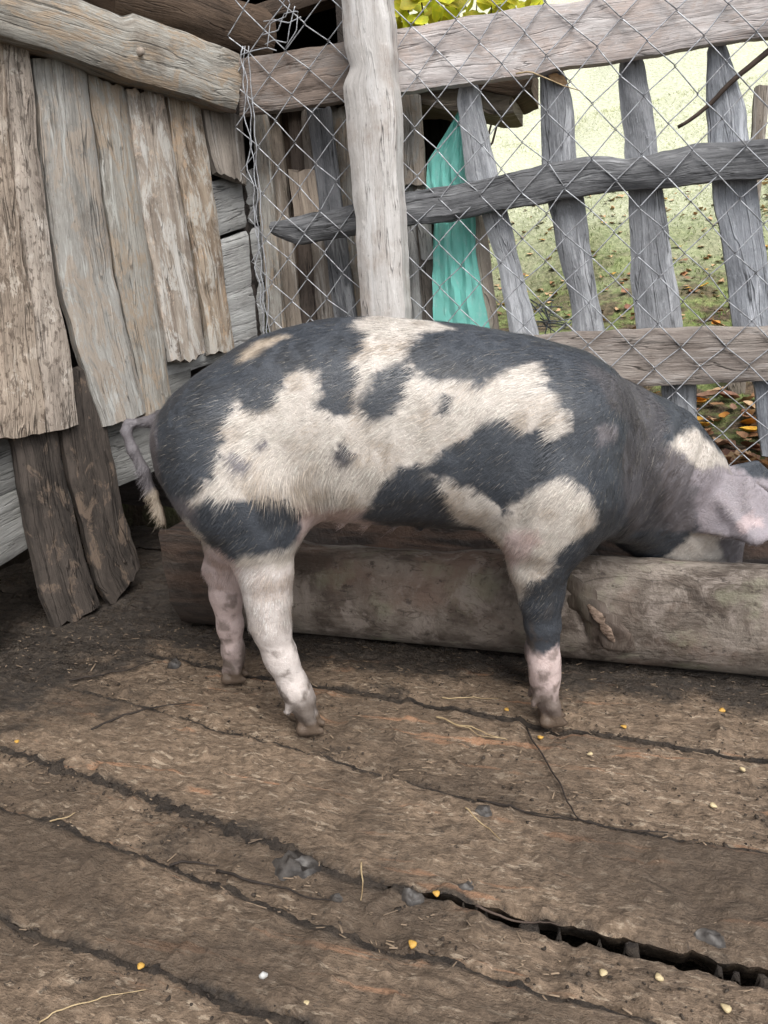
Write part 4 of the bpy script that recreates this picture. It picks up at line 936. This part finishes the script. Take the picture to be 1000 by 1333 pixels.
bx = rng.uniform(-.9, 3.2, NB); by = 2.06+4.2*rng.random(NB)**1.25; gx_ = ground_z(bx, by)
dens = sstep(-.25, .25, noise3(np.stack([bx*3.1, by*3.1, bx*0], -1))+(by-2.9)*.35); kp = rng.random(NB) < dens*.9+.06; bx, by, gx_ = bx[kp], by[kp], gx_[kp]; NB = len(bx)
an = rng.uniform(0, 6.28, NB); hh_ = rng.uniform(.006, .022, NB); d2 = np.stack([np.cos(an), np.sin(an), an*0], 1)*.0022
b0 = np.stack([bx, by, gx_-.003], 1); tp_ = b0+np.stack([rng.normal(0, .014, NB), rng.normal(0, .014, NB), hh_], 1)
V = np.stack([b0-d2, b0+d2, tp_], 1).reshape(-1, 3); F = np.arange(NB*3).reshape(-1, 3)
mixd = sstep(3.6, 5.4, by+rng.normal(0, .5, NB))[:, None]
gc = (np.array([.11, .16, .04])*(1-mixd)+np.array([.50, .52, .30])*mixd)*rng.uniform(.6, 1.4, NB)[:, None]  # far blades carry the same sunlit paleness in their colour
t = NT('grass_blade'); M['grass'] = t.done(t.attr('coat'), .7, None, .2)
tag(make('grass', V, F, M['grass'], None, {'coat': np.repeat(gc, 3, 0)}, smooth=False), 'short grass growing on the slope behind the fence', 'grass', kind='stuff')
NL = 2600
bx = rng.uniform(-.9, 3.2, NL); by = 2.05+2.6*rng.random(NL)**2.0; b0 = np.stack([bx, by, ground_z(bx, by)+.008], 1)
lmv = np.array([(-.5, 0, .1), (-.15, -.25, .02), (.2, -.2, 0), (.5, 0, .12), (.2, .22, .1), (-.15, .25, .08)])*.04
an = rng.uniform(0, 6.28, NL); R_ = np.stack([np.cos(an), np.sin(an)], 1)
lv = np.stack([lmv[None, :, 0]*R_[:, None, 0]-lmv[None, :, 1]*R_[:, None, 1], lmv[None, :, 0]*R_[:, None, 1]+lmv[None, :, 1]*R_[:, None, 0], np.broadcast_to(lmv[None, :, 2], (NL, 6))+rng.normal(0, .004, (NL, 6))], -1)*rng.uniform(.6, 1.3, (NL, 1, 1))+b0[:, None]
i6 = np.arange(NL)[:, None]*6; F = np.concatenate([i6+q_ for q_ in ([0, 1, 5], [1, 2, 5], [2, 4, 5], [2, 3, 4])])
lc = np.array([(.32, .17, .085), (.46, .30, .17), (.65, .36, .07), (.22, .13, .075)])[rng.choice(4, NL, p=[.30, .44, .08, .18])]*rng.uniform(.7, 1.3, NL)[:, None]
tag(make('leaf_litter', lv.reshape(-1, 3), F, M['grass'], None, {'coat': np.repeat(lc, 6, 0)}, smooth=False), 'thin scatter of dead leaves across the grass slope', 'leaf litter', kind='stuff')
# bush with yellow-green leaves above the rail
M['bushleaf'] = leafmat('yellow_green_leaf', (.66, .60, .045), (.50, .52, .045), .4)
bl = [leaf_mesh('leaf', M['bushleaf'], wdt=.62, curl=.2, seed=50+k) for k in range(3)]
bb = atY(590, 5, 2.75); bx_ = float(atY(575, 60, 3.0)[0])
bush = empty('yellow_bush', (bx_, 3.0, float(ground_z(np.array([bx_]), np.array([3.0]))[0])), 'bush with yellow-green autumn leaves showing above the top rail', 'bush')
bz = np.array(bush.location)
def btube(name, pts, r0, r1, par, mat='twig'):
    Q, _ = resample(pts, 14); Q[1:] += .012*np.stack([noise3(Q[1:]*9+k*7) for k in range(3)], 1); V, F = tube(Q, np.linspace(r0, r1, 15), 6); return make(name, V, F, M[mat], par, angle=None)
tips = []
for k in range(9):
    px_, py_ = 500+k*24+random.uniform(-8, 8), random.uniform(-60, 15); T = atY(px_, py_, random.uniform(2.6, 2.95)); btube('branch', [bz, bz+[0, 0, .55], bz*.4+T*.6+[0, .05, .06], T], .009, .002, bush); tips.append((bz*.4+T*.6+[0, .03, .07], T))
for k in range(210):
    a_, b_ = random.choice(tips); u = random.uniform(.2, 1.1); P = a_*(1-u)+b_*u+np.array([random.gauss(0, .05), random.gauss(0, .04), random.gauss(.0, .045)])
    if k < 130: P = atY(random.uniform(500, 700), random.uniform(-30, 40), random.uniform(2.62, 2.9))
    o = bpy.data.objects.new('leaf', random.choice(bl)); COL.objects.link(o); o.parent = bush; o.location = Vector(P)-bush.location
    s_ = random.uniform(.055, .085); o.scale = (s_, s_, s_); o.rotation_euler = (random.uniform(.5, 2.2), random.uniform(-.6, .6), random.uniform(-1.2, 1.2))
# dead branch caught on the fence, small twigs
Q, _ = resample([atY(x, y, 1.9415) for x, y in [(882, 165), (906, 150), (930, 131), (943, 113), (972, 90), (1005, 62), (1060, 20)]], 20); V, F = tube(Q+.003*np.stack([noise3(Q*20), Q[:, 0]*0, noise3(Q*20+7)], 1), np.linspace(.004, .008, 21), 7)
tag(make('dead_branch', V, F, M['twig'], None, angle=None), 'bare grey-brown branch poking slantwise between the pickets', 'branch')
Q, _ = resample([atY(x, y, 1.905) for x, y in [(672, 97), (690, 94), (712, 103), (735, 113), (756, 119)]], 12); V, F = tube(Q+[0, -.006, 0], np.linspace(.002, .001, 13), 5)
tag(make('twig', V, F, M['straw'], None, angle=None), 'thin dry twig caught in the netting under the top rail', 'twig')
lf = bpy.data.objects.new('curled_leaf', leafs[1][2]); COL.objects.link(lf); lf.location = atY(726, 106, 1.952); lf.scale = (.05, .03, .04); lf.rotation_euler = (1.3, .45, .1); tag(lf, 'curled dry leaf resting against a picket top', 'leaf')
st0 = atY(985, 176, 2.5); gz0 = float(ground_z(np.array([st0[0]]), np.array([2.5]))[0])
board('stake', [atY(984, 112, 2.5), atY(978, 185, 2.5), np.array([st0[0]-.02, 2.5, gz0-.05])], [atY(1003, 108, 2.5), atY(997, 185, 2.5), np.array([st0[0]+.03, 2.5, gz0-.05])], (0, -1, 0), .03, M['brown'], None); tag(bpy.data.objects['stake'], 'short brown stake standing in the grass beyond the pickets', 'stake')
heap = empty('twig_heap', atY(705, 425, 2.13)*[1, 1, 0]+[0, 0, .24], 'little heap of grey lichened twigs behind the lower rail', 'twigs')
M['lichen'] = plain('lichen_twig', (.22, .25, .27), .85, .2, col2=(.09, .09, .09), sc=60)
for k in range(16):
    P = atY(random.uniform(690, 735), random.uniform(392, 432), random.uniform(2.09, 2.16)); d = np.array([random.gauss(0, 1), random.gauss(0, .35), random.gauss(0, .5)]); d *= random.uniform(.03, .06)/np.linalg.norm(d)
    btube('twig', [P-d, P+[0, 0, .004], P+d], .0022, .0012, heap, 'lichen')
